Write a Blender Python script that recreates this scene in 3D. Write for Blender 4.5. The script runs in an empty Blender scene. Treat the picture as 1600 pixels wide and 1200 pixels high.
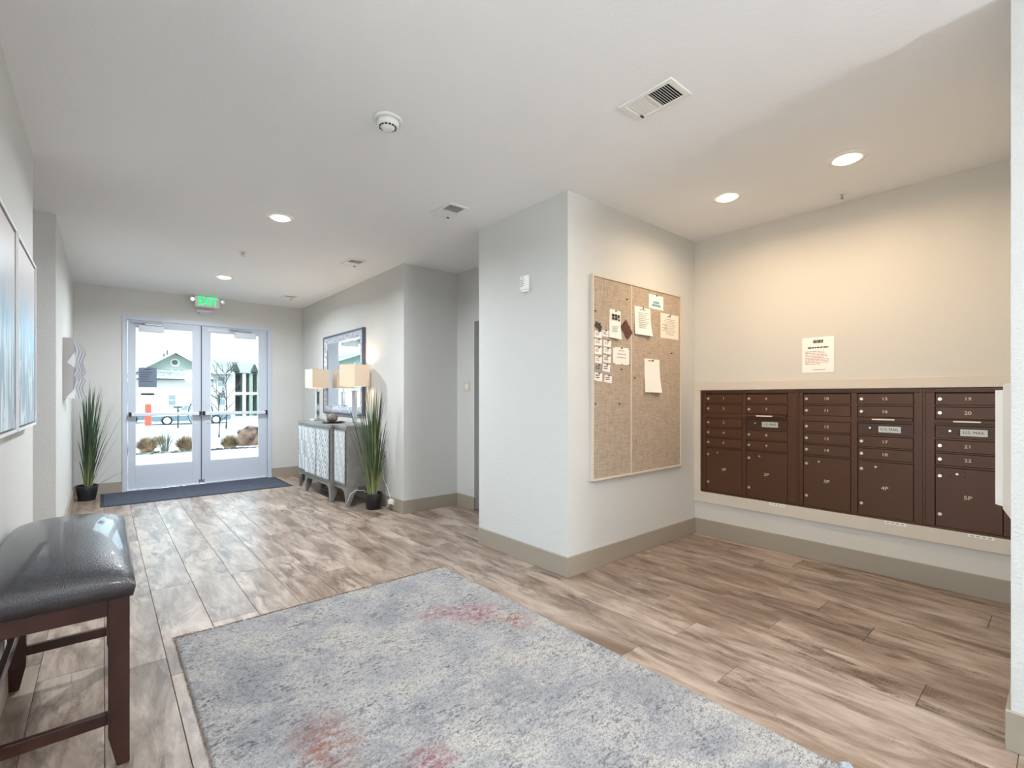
import bpy, bmesh, math, random
from mathutils import Vector, Matrix
C = bpy.context.scene.collection
SC = bpy.context.scene
random.seed(7)
R = math.radians

# ------------------------------------------------------------------ camera, sky, sun, exposure
cd = bpy.data.cameras.new('camera'); cam = bpy.data.objects.new('camera', cd); C.objects.link(cam)
cam.location = (0, 0, 1.275); cam.rotation_euler = (R(90), 0, -R(40.43))
cd.sensor_width = 36; cd.lens = 749.2 / 1600 * 36; cd.shift_y = 20.5 / 1600; cd.clip_start = 0.02; cd.clip_end = 900
SC.camera = cam
w = bpy.data.worlds.new('world'); SC.world = w; w.use_nodes = True
bg = w.node_tree.nodes['Background']; bg.inputs[0].default_value = (0.76, 0.88, 1.0, 1); bg.inputs[1].default_value = 3.2
sd = bpy.data.lights.new('sun', 'SUN'); sun = bpy.data.objects.new('sun', sd); C.objects.link(sun)
sd.energy = 3.0; sd.angle = R(0.6); sd.color = (1, 0.95, 0.88)
sun.rotation_euler = Vector((0.04, 0.66, -0.80)).to_track_quat('-Z', 'Y').to_euler()
vs = SC.view_settings; vs.view_transform = 'Standard'; vs.look = 'None'; vs.gamma = 1; vs.exposure = 1.0; vs.use_curve_mapping = False
def portal(name, loc, sx, sy, direction):          # daylight openings: sampling hints for the sky light
    ld = bpy.data.lights.new(name, 'AREA'); ld.shape = 'RECTANGLE'; ld.size = sx; ld.size_y = sy; ld.cycles.is_portal = True
    lo = bpy.data.objects.new(name, ld); C.objects.link(lo); lo.location = loc; lo.rotation_euler = Vector(direction).to_track_quat('-Z', 'Y').to_euler()
portal('door_daylight', (1.115, 8.54, 1.2), 1.85, 2.4, (0, -1, 0))
portal('added_window_daylight', (-0.47, 0.965, 1.375), 1.63, 2.25, (1, 0, 0))  # sky sampling for the added, unseen window

# ------------------------------------------------------------------ helpers
def lin(c): return tuple((x / 12.92 if x <= 0.04045 else ((x + 0.055) / 1.055) ** 2.4) for x in c)
def rgb(r, g, b): return lin((r / 255, g / 255, b / 255)) + (1,)
M = {}
def nodes(m): return m.node_tree.nodes, m.node_tree.links
def mat(name, col, rough=0.5, metal=0.0, bump=None, var=None, spec=0.5, emit=None, trans=0, alpha=None, coat=0):
    """bump=(scale,strength,dist[,detail]); var=(colour2,scale[,lo,hi])"""
    m = bpy.data.materials.new(name); m.use_nodes = True; n, l = nodes(m); p = n['Principled BSDF']
    p.inputs['Base Color'].default_value = col; p.inputs['Roughness'].default_value = rough
    p.inputs['Metallic'].default_value = metal; p.inputs['Specular IOR Level'].default_value = spec
    if trans: p.inputs['Transmission Weight'].default_value = trans
    if coat: p.inputs['Coat Weight'].default_value = coat
    if emit: p.inputs['Emission Color'].default_value = emit[0]; p.inputs['Emission Strength'].default_value = emit[1]
    if bump or var:
        g = n.new('ShaderNodeNewGeometry')
    if var:
        t = n.new('ShaderNodeTexNoise'); t.inputs['Scale'].default_value = var[1]; t.inputs['Detail'].default_value = 6
        r = n.new('ShaderNodeValToRGB'); r.color_ramp.elements[0].color = col; r.color_ramp.elements[1].color = var[0]
        lo, hi = (var[2], var[3]) if len(var) > 2 else (0.35, 0.65)
        r.color_ramp.elements[0].position = lo; r.color_ramp.elements[1].position = hi
        l.new(g.outputs['Position'], t.inputs['Vector']); l.new(t.outputs['Fac'], r.inputs['Fac']); l.new(r.outputs['Color'], p.inputs['Base Color'])
    if bump:
        t = n.new('ShaderNodeTexNoise'); t.inputs['Scale'].default_value = bump[0]; t.inputs['Detail'].default_value = bump[3] if len(bump) > 3 else 3
        b = n.new('ShaderNodeBump'); b.inputs['Strength'].default_value = bump[1]; b.inputs['Distance'].default_value = bump[2]
        l.new(g.outputs['Position'], t.inputs['Vector']); l.new(t.outputs['Fac'], b.inputs['Height']); l.new(b.outputs['Normal'], p.inputs['Normal'])
    M[name] = m
    return m

class MB:
    """collects geometry (world coordinates) and links it as ONE mesh object"""
    def __init__(s): s.b = bmesh.new(); s.mi = 0
    def _t(s, geom):
        for f in geom: f.material_index = s.mi
    def box(s, x0, x1, y0, y1, z0, z1, bev=0, rot=None, seg=2):
        m = Matrix.Translation(((x0 + x1) / 2, (y0 + y1) / 2, (z0 + z1) / 2))
        if rot is not None: m = m @ rot
        m = m @ Matrix.Diagonal((abs(x1 - x0), abs(y1 - y0), abs(z1 - z0), 1))
        t = bmesh.new(); bmesh.ops.create_cube(t, size=1, matrix=m)
        if bev: bmesh.ops.bevel(t, geom=list(t.edges), offset=bev, segments=seg, affect='EDGES', profile=0.5)
        s._add(t); return s
    def _add(s, t):
        me = bpy.data.meshes.new('tmp'); t.to_mesh(me); t.free()
        k = len(s.b.faces); s.b.from_mesh(me); bpy.data.meshes.remove(me)
        s.b.faces.ensure_lookup_table()
        for f in s.b.faces[k:]: f.material_index = s.mi
    def mesh(s, me, mx):
        t = bmesh.new(); t.from_mesh(me); bmesh.ops.transform(t, matrix=mx, verts=t.verts); s._add(t)
    def cyl(s, p, q, r0, r1=None, n=16, caps=True):
        p, q = Vector(p), Vector(q); d = q - p; r1 = r0 if r1 is None else r1
        mx = Matrix.Translation((p + q) / 2) @ d.to_track_quat('Z', 'Y').to_matrix().to_4x4()
        t = bmesh.new(); bmesh.ops.create_cone(t, cap_ends=caps, segments=n, radius1=r0, radius2=r1, depth=d.length, matrix=mx)
        s._add(t); return s
    def tube(s, pts, r, n=8):
        pts = [Vector(p) for p in pts]; rings = []; t = s.b
        for i, p in enumerate(pts):
            d = (pts[min(i + 1, len(pts) - 1)] - pts[max(i - 1, 0)]).normalized()
            q = d.to_track_quat('Z', 'Y'); rr = r[i] if isinstance(r, (list, tuple)) else r
            rings.append([t.verts.new(p + q @ Vector((rr * math.cos(2 * math.pi * k / n), rr * math.sin(2 * math.pi * k / n), 0))) for k in range(n)])
        for a, b in zip(rings, rings[1:]):
            for k in range(n): f = t.faces.new((a[k], a[(k + 1) % n], b[(k + 1) % n], b[k])); f.material_index = s.mi; f.smooth = True
        for ring, rev in ((rings[0], True), (rings[-1], False)):
            f = t.faces.new(ring[::-1] if rev else ring); f.material_index = s.mi
        return s
    def lathe(s, c, prof, n=32, axis='Z', cap=True):
        c = Vector(c); t = s.b; rings = []
        for r, z in prof:
            ring = []
            for k in range(n):
                a = 2 * math.pi * k / n; v = Vector((r * math.cos(a), r * math.sin(a), z))
                if axis == 'X': v = Vector((v.z, v.x, v.y))
                if axis == 'Y': v = Vector((v.x, v.z, -v.y))
                ring.append(t.verts.new(c + v))
            rings.append(ring)
        for a, b in zip(rings, rings[1:]):
            for k in range(n): f = t.faces.new((a[k], a[(k + 1) % n], b[(k + 1) % n], b[k])); f.material_index = s.mi; f.smooth = True
        if cap:
            f = t.faces.new(rings[0][::-1]); f.material_index = s.mi
            f = t.faces.new(rings[-1]); f.material_index = s.mi
        return s
    def poly(s, pts, ext):
        """planar polygon extruded by vector ext"""
        t = s.b; e = Vector(ext); a = [t.verts.new(Vector(p)) for p in pts]; b = [t.verts.new(Vector(p) + e) for p in pts]
        n = len(a); fs = [t.faces.new(a[::-1]), t.faces.new(b)]
        for k in range(n): fs.append(t.faces.new((a[k], a[(k + 1) % n], b[(k + 1) % n], b[k])))
        s._t(fs); return s
    def quad(s, *p):
        f = s.b.faces.new([s.b.verts.new(Vector(q)) for q in p]); f.material_index = s.mi; return s
    def data(s, name, mats, o=Vector((0, 0, 0)), smooth=None):
        bmesh.ops.recalc_face_normals(s.b, faces=s.b.faces)
        me = bpy.data.meshes.new(name); bmesh.ops.translate(s.b, verts=s.b.verts, vec=-o); s.b.to_mesh(me); s.b.free()
        for m in (mats if isinstance(mats, (list, tuple)) else [mats]): me.materials.append(M[m] if isinstance(m, str) else m)
        if smooth is not None:
            for p in me.polygons: p.use_smooth = True
            if smooth: me.set_sharp_from_angle(angle=R(smooth))
        return me
    def build(s, name, mats, parent=None, origin=None, smooth=None):
        o = Vector(ORG[parent.name]) if parent is not None else Vector(origin or (0, 0, 0))
        ob = bpy.data.objects.new(name, s.data(name, mats, o, smooth)); C.objects.link(ob)
        if parent is not None: ob.parent = parent; ORG[ob.name] = o
        else: ob.location = o; ORG[ob.name] = o
        return ob
ORG = {}
def tag(o, label, cat, group=None, kind=None):
    if label: o['label'] = label
    if cat: o['category'] = cat
    if group: o['group'] = group
    if kind: o['kind'] = kind
    return o
def thing(name, label, cat, loc, group=None):
    o = bpy.data.objects.new(name, None); C.objects.link(o); o.location = loc; o.empty_display_size = 0.1
    ORG[o.name] = Vector(loc); return tag(o, label, cat, group)
def struct(name, mb, mats, label=None, parent=None):
    o = mb.build(name, mats, parent)
    if parent is None: o['kind'] = 'structure'
    if label: o['label'] = label
    return o
def copy_tree(o, parent=None, loc=None):
    c = o.copy(); C.objects.link(c)
    if parent is not None: c.parent = parent
    if loc is not None: c.location = loc
    ORG[c.name] = Vector(c.location) if parent is None else ORG[parent.name]
    for ch in [k for k in o.children]: copy_tree(ch, c)
    return c
_tx = {}
def text_mesh(s, size=1.0):
    if s in _tx: return _tx[s]
    cu = bpy.data.curves.new('t', 'FONT'); cu.body = s; cu.size = 1; cu.align_x = 'CENTER'; cu.align_y = 'CENTER'; cu.extrude = 0.02; cu.resolution_u = 3
    ob = bpy.data.objects.new('t', cu); C.objects.link(ob)
    dg = bpy.context.evaluated_depsgraph_get(); dg.update()
    me = bpy.data.meshes.new_from_object(ob.evaluated_get(dg)); bpy.data.objects.remove(ob)
    _tx[s] = me; return me
FACE = {  # text orientation: (right, up) for a surface whose outward normal is the key
    '-X': Matrix(((0, 0, -1, 0), (-1, 0, 0, 0), (0, 1, 0, 0), (0, 0, 0, 1))),
    '-Y': Matrix(((1, 0, 0, 0), (0, 0, -1, 0), (0, 1, 0, 0), (0, 0, 0, 1)))}
def put_text(mb, s, pos, size, face, sx=1.0):
    mb.mesh(text_mesh(s), Matrix.Translation(pos) @ FACE[face] @ Matrix.Diagonal((size * sx, size, size, 1)))

# ------------------------------------------------------------------ materials
mat('wall_paint', rgb(209, 208, 204), 0.75, bump=(95, 0.5, 0.005, 4))
mat('wall_paint_warm_lit', rgb(212, 206, 196), 0.75, bump=(110, 0.30, 0.004, 4))  # warm alcove lamplight mixed into this copy of the wall paint
mat('ceiling_paint', rgb(240, 240, 240), 0.85, bump=(75, 0.4, 0.004, 5))
mat('base_paint', rgb(160, 149, 134), 0.5)
mat('trim_paint', rgb(212, 200, 184), 0.5)
mat('white_metal', rgb(214, 220, 228), 0.35, 0.0)
mat('door_paint', rgb(196, 203, 214), 0.38)
mat('dark_gap', rgb(20, 20, 22), 0.7)
mat('black_plastic', rgb(26, 27, 30), 0.5)
mat('white_plastic', rgb(235, 234, 230), 0.4)
mat('grey_plastic', rgb(120, 118, 116), 0.5)
mat('paper', rgb(244, 242, 236), 0.8)
mat('paper_cream', rgb(238, 230, 216), 0.8)
mat('ink', rgb(70, 66, 64), 0.8)
mat('ink_soft', rgb(165, 158, 152), 0.8)
mat('ink_pink', rgb(196, 150, 138), 0.8)
mat('ink_blue', rgb(70, 150, 190), 0.8)
mat('ink_red', rgb(150, 50, 40), 0.7)
mat('brown_card', rgb(84, 50, 40), 0.4)
mat('mail_bronze', rgb(84, 54, 35), 0.42, 0.2, spec=0.4)
mat('mail_bronze_dark', rgb(52, 32, 22), 0.6)
mat('lock_metal', rgb(214, 205, 192), 0.3, 0.85)
mat('mail_plate', rgb(226, 220, 208), 0.45, 0.1)
mat('number_white', rgb(226, 212, 192), 0.6)
mat('steel', rgb(190, 192, 196), 0.25, 1.0)
mat('chrome', rgb(205, 210, 216), 0.12, 1.0)
mat('leather', rgb(44, 43, 50), 0.36, bump=(240, 0.75, 0.002, 3), spec=0.9, coat=0.5)
mat('bench_wood', rgb(66, 36, 28), 0.35, var=(rgb(48, 26, 21), 9))
mat('console_silver', rgb(152, 148, 143), 0.42, 0.4, var=(rgb(138, 135, 131), 14))
mat('console_lattice', rgb(228, 233, 238), 0.5)
mat('console_inlay', rgb(74, 80, 86), 0.7, spec=0.2)
mat('mirror_frame', rgb(214, 218, 226), 0.4, 0.3, bump=(60, 0.6, 0.006, 5), var=(rgb(140, 146, 160), 26))
mat('mirror_glass', rgb(235, 240, 242), 0.02, 1.0)
mat('shade_fabric', rgb(206, 194, 176), 0.8, emit=(rgb(255, 206, 160), 0.14))
mat('pot_black', rgb(24, 24, 28), 0.45)
mat('soil', rgb(50, 40, 30), 0.9)
mat('leaf_green', rgb(92, 110, 62), 0.45, var=(rgb(52, 74, 48), 5))
mat('leaf_light', rgb(150, 160, 96), 0.45, var=(rgb(70, 96, 60), 4))
mat('leaf_dark', rgb(48, 68, 50), 0.45, var=(rgb(60, 76, 62), 5))
mat('tray', rgb(38, 34, 32), 0.3)
mat('ball_stone', rgb(150, 138, 124), 0.5, bump=(40, 0.6, 0.006, 4), var=(rgb(90, 84, 78), 40))
mat('mat_fabric', rgb(84, 88, 104), 0.95, bump=(160, 0.9, 0.006, 2), var=(rgb(56, 60, 76), 45))
mat('mat_edge', rgb(44, 46, 54), 0.8)
mat('sculpt_white', rgb(228, 228, 230), 0.5)
mat('sculpt_shade', rgb(168, 170, 178), 0.5)
mat('sculpt_grey', rgb(176, 172, 170), 0.5)
mat('canvas_frame', rgb(232, 232, 232), 0.4)
mat('frame_dark', rgb(52, 48, 48), 0.5)
mat('fringe', rgb(150, 122, 92), 0.95)
mat('fringe_grey', rgb(196, 202, 212), 0.95)
mat('exit_green', rgb(20, 200, 110), 0.5, emit=(rgb(20, 230, 120), 0.75))
mat('lamp_lens', rgb(255, 250, 240), 0.4, emit=(rgb(255, 240, 220), 14.0))
mat('lamp_lens_warm', rgb(255, 244, 228), 0.4, emit=(rgb(255, 228, 192), 14.0))
mat('added_globe_glow', rgb(255, 252, 246), 0.4, emit=(rgb(234, 240, 248), 44.0))  # glow of the added fill globes
mat('door_bronze', rgb(92, 90, 90), 0.4, 0.6)
# outdoors
mat('concrete', rgb(208, 208, 205), 0.85, bump=(40, 0.2, 0.004))
mat('asphalt', rgb(170, 170, 170), 0.9)
mat('ground_gravel', rgb(214, 208, 200), 0.95, var=(rgb(190, 182, 172), 3))
mat('cobble', rgb(128, 124, 118), 0.9, var=(rgb(34, 32, 32), 7, 0.44, 0.54))
mat('dry_grass', rgb(182, 158, 126), 0.95, var=(rgb(118, 94, 72), 6))
mat('grey_grass', rgb(104, 102, 92), 0.95)
mat('boulder_stone', rgb(138, 106, 92), 0.95, bump=(6, 0.9, 0.08, 6), var=(rgb(44, 38, 38), 3, 0.4, 0.6))
mat('siding_white', rgb(202, 197, 190), 0.8)
mat('siding_green', rgb(142, 154, 142), 0.8)
mat('shingle', rgb(164, 166, 162), 0.9, var=(rgb(118, 122, 120), 3))
mat('trim_white', rgb(200, 200, 200), 0.7)
mat('dark_grey_and_shade', rgb(60, 68, 66), 0.8)  # own dark colour of several parts, also the painted soffit shade
mat('window_dark', rgb(130, 140, 144), 0.2)
mat('car_grey', rgb(112, 126, 136), 0.3, 0.2)
mat('car_white', rgb(236, 238, 240), 0.3)
mat('tyre', rgb(24, 25, 28), 0.8)
mat('post_orange', rgb(188, 84, 62), 0.7)
mat('post_white', rgb(190, 188, 186), 0.7)
mat('bark', rgb(74, 64, 58), 0.9)
mat('hill_far', rgb(138, 156, 158), 1.0)

def glass_mat(name, tint):
    m = bpy.data.materials.new(name); m.use_nodes = True; n, l = nodes(m)
    for x in list(n):
        if x.type != 'OUTPUT_MATERIAL': n.remove(x)
    out = [x for x in n if x.type == 'OUTPUT_MATERIAL'][0]
    t = n.new('ShaderNodeBsdfTransparent'); t.inputs[0].default_value = tint
    g = n.new('ShaderNodeBsdfGlossy'); g.inputs['Roughness'].default_value = 0.02
    f = n.new('ShaderNodeFresnel'); f.inputs[0].default_value = 1.35
    mx = n.new('ShaderNodeMixShader'); l.new(f.outputs[0], mx.inputs[0]); l.new(t.outputs[0], mx.inputs[1]); l.new(g.outputs[0], mx.inputs[2]); l.new(mx.outputs[0], out.inputs[0])
    M[name] = m
glass_mat('glass_clear', (0.93, 0.96, 0.96, 1))
glass_mat('glass_tinted', (0.66, 0.72, 0.72, 1))

def wood_mat():
    m = bpy.data.materials.new('plank_wood'); m.use_nodes = True; n, l = nodes(m); p = n['Principled BSDF']
    g = n.new('ShaderNodeNewGeometry'); oi = n.new('ShaderNodeObjectInfo')
    off = n.new('ShaderNodeVectorMath'); off.operation = 'SCALE'; off.inputs[0].default_value = (17.0, 31.0, 0.0); l.new(oi.outputs['Random'], off.inputs['Scale'])
    add = n.new('ShaderNodeVectorMath'); add.operation = 'ADD'; l.new(g.outputs['Position'], add.inputs[0]); l.new(off.outputs[0], add.inputs[1])
    def mp(sx, sy): 
        k = n.new('ShaderNodeMapping'); k.inputs['Scale'].default_value = (sx, sy, 1); l.new(add.outputs[0], k.inputs[0]); return k
    def noise(v, sc, det, rough=0.6, dist=0.0):
        t = n.new('ShaderNodeTexNoise'); t.inputs['Scale'].default_value = sc; t.inputs['Detail'].default_value = det; t.inputs['Roughness'].default_value = rough; t.inputs['Distortion'].default_value = dist
        l.new(v.outputs[0], t.inputs['Vector']); return t
    def ramp(src, stops):
        r = n.new('ShaderNodeValToRGB'); e = r.color_ramp.elements
        while len(e) < len(stops): e.new(0.5)
        for el, (pos, c) in zip(e, stops): el.position = pos; el.color = c
        l.new(src, r.inputs[0]); return r
    def mix(a, b, fac, mode='MIX'):
        x = n.new('ShaderNodeMix'); x.data_type = 'RGBA'; x.blend_type = mode
        for s, v in ((x.inputs[6], a), (x.inputs[7], b), (x.inputs[0], fac)):
            if isinstance(v, (float, int)): s.default_value = v
            elif isinstance(v, tuple): s.default_value = v
            else: l.new(v, s)
        return x.outputs[2]
    a = noise(mp(7, 1.7), 1.0, 9, 0.68, 0.7)
    base = ramp(a.outputs['Fac'], [(0.31, rgb(102, 85, 73)), (0.42, rgb(138, 118, 104)), (0.52, rgb(164, 145, 131)), (0.65, rgb(190, 173, 158))]).outputs[0]
    d = noise(mp(18, 3.4), 1.0, 8, 0.7, 0.8); dk = ramp(d.outputs['Fac'], [(0.48, (0, 0, 0, 1)), (0.64, (1, 1, 1, 1))]).outputs[0]
    big = noise(mp(3.5, 1.3), 1.0, 3, 0.5); bk = ramp(big.outputs['Fac'], [(0.40, (0, 0, 0, 1)), (0.56, (1, 1, 1, 1))]).outputs[0]
    saw = noise(mp(9, 160), 1.0, 2, 0.5); sk = ramp(saw.outputs['Fac'], [(0.45, (0.25, 0.25, 0.25, 1)), (0.62, (1, 1, 1, 1))]).outputs[0]
    f1 = mix(dk, bk, 1.0, 'MULTIPLY'); f2 = mix(f1, sk, 0.8, 'MULTIPLY')
    c1 = mix(base, rgb(74, 56, 44), f2)
    c1 = mix(c1, rgb(92, 72, 59), mix(f1, (0.62, 0.62, 0.62, 1), 1.0, 'MULTIPLY'))
    # broad brown bands
    b2 = noise(mp(6, 0.8), 1.0, 4, 0.55); b2k = ramp(b2.outputs['Fac'], [(0.5, (0, 0, 0, 1)), (0.7, (0.55, 0.55, 0.55, 1))]).outputs[0]
    c2 = mix(c1, rgb(118, 96, 78), b2k)
    hv = n.new('ShaderNodeHueSaturation'); mr = n.new('ShaderNodeMapRange'); mr.inputs[3].default_value = 0.9; mr.inputs[4].default_value = 1.1
    l.new(oi.outputs['Random'], mr.inputs[0]); l.new(mr.outputs[0], hv.inputs['Value']); l.new(c2, hv.inputs['Color'])
    l.new(hv.outputs[0], p.inputs['Base Color'])
    rr = n.new('ShaderNodeMapRange'); rr.inputs[3].default_value = 0.26; rr.inputs[4].default_value = 0.42; l.new(a.outputs['Fac'], rr.inputs[0]); l.new(rr.outputs[0], p.inputs['Roughness'])
    bp = n.new('ShaderNodeBump'); bp.inputs['Strength'].default_value = 0.25; bp.inputs['Distance'].default_value = 0.002; l.new(d.outputs['Fac'], bp.inputs['Height']); l.new(bp.outputs[0], p.inputs['Normal'])
    p.inputs['Specular IOR Level'].default_value = 0.5
    M['plank_wood'] = m
wood_mat()
mat('floor_joint', rgb(96, 82, 70), 0.8)

# ------------------------------------------------------------------ room shell
H = 2.74; XP = 2.5; XL = -0.3; XN = -0.325; XM = 4.25; YD = 8.3
fl = struct('floor', MB().box(XL - 0.15, XM, -3.0, YD, -0.15, -0.006).box(-3.0, XL - 0.151, 3.9, 5.46, -0.15, -0.006), 'floor_joint')
W, PL, X0 = 0.2318, 1.26, 0.003
JY = {-3: 3.10, -2: 3.208, -1: 3.008, 0: 2.88, 1: 2.68, 2: 3.165, 3: 3.94, 4: 4.13, 5: 3.55, 6: 4.56, 7: 2.05, 8: 1.45, 9: 1.04, 10: 1.39, 11: 0.427, 12: 1.095, 13: 0.718, 14: 0.998, 15: 1.273, 16: 0.313, 17: 1.38, 18: 0.8}
def plank_mesh(wx, ly):
    return MB().box(0, wx, 0, ly, -0.006, 0.0, bev=0.0016, seg=1).data('plank', 'plank_wood')
full = plank_mesh(W - 0.0016, PL - 0.0016)
k = -1 + math.floor((XL - X0) / W)
while X0 + k * W < XM:
    xa = X0 + k * W
    j0 = JY.get(k, random.uniform(0, 1.2)); y = j0 - PL * math.ceil((j0 + 0.6) / PL)
    yend = YD if xa < XP else (2.327 if xa > 3.3 else 4.76)
    xe = min(xa + W, XM)
    while y < yend - 0.01:
        ya, yb = y, min(y + PL, yend); y += PL
        if xa > XP - 0.01 and ya > 2.36 and yb < 3.38: continue
        if yb - ya > PL - 0.001 and xe == xa + W: me = full
        else: me = plank_mesh(xe - xa - 0.0016, yb - ya - 0.0016)
        o = bpy.data.objects.new('plank', me); C.objects.link(o); o.parent = fl; o.location = (xa + 0.0008, ya + 0.0008, 0)
    k += 1
# left hallway planks
for q in range(1, 9):
    xa = X0 + (-2 - q) * W - W
    if xa < -2.2: break
    ya = 4.063
    for yb in (4.063 + random.uniform(0.2, 1.0), 5.3):
        o = bpy.data.objects.new('plank', plank_mesh(W - 0.0016, yb - ya - 0.0016)); C.objects.link(o); o.parent = fl; o.location = (xa + 0.0008, ya + 0.0008, 0); ya = yb

ce = struct('ceiling', MB().box(XL - 0.15, 4.4, -3.15, YD + 0.2, H, H + 0.15).box(-3.15, XL - 0.151, 3.9, 5.46, H, H + 0.15), 'ceiling_paint')
roof = struct('trim_9', MB().box(XL - 0.16, 12.0, -6.0, YD + 0.25, H + 0.16, 3.3).box(-9.0, XL - 0.161, 3.9, YD + 0.25, H + 0.16, 3.3), 'siding_white', 'unseen flat roof of this building, sized to block the sun')  # unseen roof slab, kept low so sun reaches the sidewalk
wy0, wy1, wz0, wz1 = 0.15, 1.78, 0.25, 2.5       # unseen window added in the left wall to let daylight in
struct('wall_left', MB().box(XL - 0.15, XN, wy1, 4.08, 0, H).box(XL - 0.15, XN, -3, wy0, 0, H).box(XL - 0.15, XN, wy0, wy1, 0, wz0).box(XL - 0.15, XN, wy0, wy1, wz1, H), 'wall_paint')
wf = MB()
for yy in (wy0, (wy0 + wy1) / 2 - 0.025, wy1 - 0.05): wf.box(XL - 0.11, XL - 0.05, yy, yy + 0.05, wz0, wz1)
for zz in (wz0, wz1 - 0.05): wf.box(XL - 0.11, XL - 0.05, wy0 + 0.0501, wy1 - 0.0501, zz, zz + 0.05)
wn = struct('added_window_1', wf, 'white_metal', 'unseen white framed window added for daylight')
MB().box(XL - 0.083, XL - 0.077, wy0 + 0.03, wy1 - 0.03, wz0 + 0.03, wz1 - 0.03).build('glass_pane', 'glass_clear', wn)
struct('wall_left_hall', MB().box(-3.0, XL - 0.152, 3.9, 4.08, 0, H), 'wall_paint')
struct('wall_left_end', MB().box(-3.15, -3.0, 3.9, 5.46, 0, H), 'wall_paint')
struct('wall_left_far', MB().box(-3.0, XL + 0.01, 5.30, 5.45, 0, H).box(XL - 0.14, XL + 0.01, 5.452, YD, 0, H), 'wall_paint')
fx0, fx1, fz = 0.192, 2.038, 2.382        # door frame outline
struct('wall_back', MB().box(-0.5, fx0, YD, YD + 0.2, 0, H).box(fx1, 2.65, YD, YD + 0.2, 0, H).box(fx0, fx1, YD, YD + 0.2, fz, H), 'wall_paint')
struct('wall_right', MB().box(XP, XP + 0.12, 4.88, YD, 0, H).box(XP, 3.32, 4.76, 4.88, 0, H), 'wall_paint')
struct('wall_right_recess', MB().box(3.2, 3.32, 4.416, 4.76, 0, H).box(3.2, 3.32, 3.38, 4.416, 2.13, H), 'wall_paint')
struct('wall_right_pillar', MB().box(XP, XM + 0.15, 2.327, 2.5, 0, H).box(XP, 3.9, 2.5, 3.38, 0, H), 'wall_paint')
hz0, hz1, hy0, hy1 = 0.398, 1.338, 0.16, 2.262
struct('wall_right_mail', MB().box(XM, XM + 0.15, 0.15, 2.327, 0, hz0).box(XM, XM + 0.15, 0.15, 2.327, hz1, H).box(XM, XM + 0.15, hy1, 2.327, hz0, hz1).box(XM, XM + 0.15, 0.15, hy0, hz0, hz1).box(XM + 0.13, XM + 0.15, hy0, hy1, hz0, hz1), 'wall_paint_warm_lit')
struct('wall_right_near', MB().box(XP, 4.4, -3, 0.15, 0, H), 'wall_paint')
struct('wall_front', MB().box(XL - 0.15, 4.4, -3.15, -3, 0, H), 'wall_paint')

def base(name, *runs):
    m = MB(); bh, bt = 0.142, 0.014
    for x0, x1, y0, y1 in runs: m.box(min(x0, x1), max(x0, x1), min(y0, y1), max(y0, y1), 0.0, bh, bev=0.002, seg=1)
    struct(name, m, 'base_paint')
t = 0.014
base('baseboard_pillar', (XP - t, XP, 2.327 - t, 3.38), (XP + 0.001, XM - t, 2.327 - t, 2.327))
base('baseboard_mail', (XM - t, XM, 0.165, 2.327))
base('baseboard_right', (XP - t, XP, 4.76, YD), (XP - t, 3.2, 4.76 - t, 4.759))
base('baseboard_recess', (3.2 - t, 3.2, 4.40, 4.744))
base('baseboard_back', (fx1 + 0.002, XP - t - 0.001, YD - t, YD), (XL + 0.026, fx0 - 0.002, YD - t, YD))
base('baseboard_left', (XN, XN + t, -2.99, 4.08), (XL + 0.01, XL + 0.01 + t, 5.3, YD))
base('baseboard_left_hall', (-2.98, XL + 0.01, 5.3 - t, 5.299))
base('baseboard_near', (XP - t, XP, -2.99, 0.164), (XP + 0.001, 4.23, 0.151, 0.164))
# lift doorway in the recess
struct('door_3', MB().box(3.315, 3.34, 3.38, 4.42, 0, 2.14), 'door_bronze', 'grey metal door set back in recess')
# mail surround trim
m = MB().box(XM - 0.018, XM - 0.0005, 0.165, 2.327 - 0.001, 1.338, 1.412, bev=0.003).box(XM - 0.018, XM - 0.0005, 0.165, 2.327 - 0.001, 0.302, 0.398, bev=0.003).box(XM - 0.016, XM - 0.0005, 2.264, 2.326, 0.399, 1.337)
struct('trim_1', m, 'trim_paint', 'painted wood surround of mailboxes')

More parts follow.
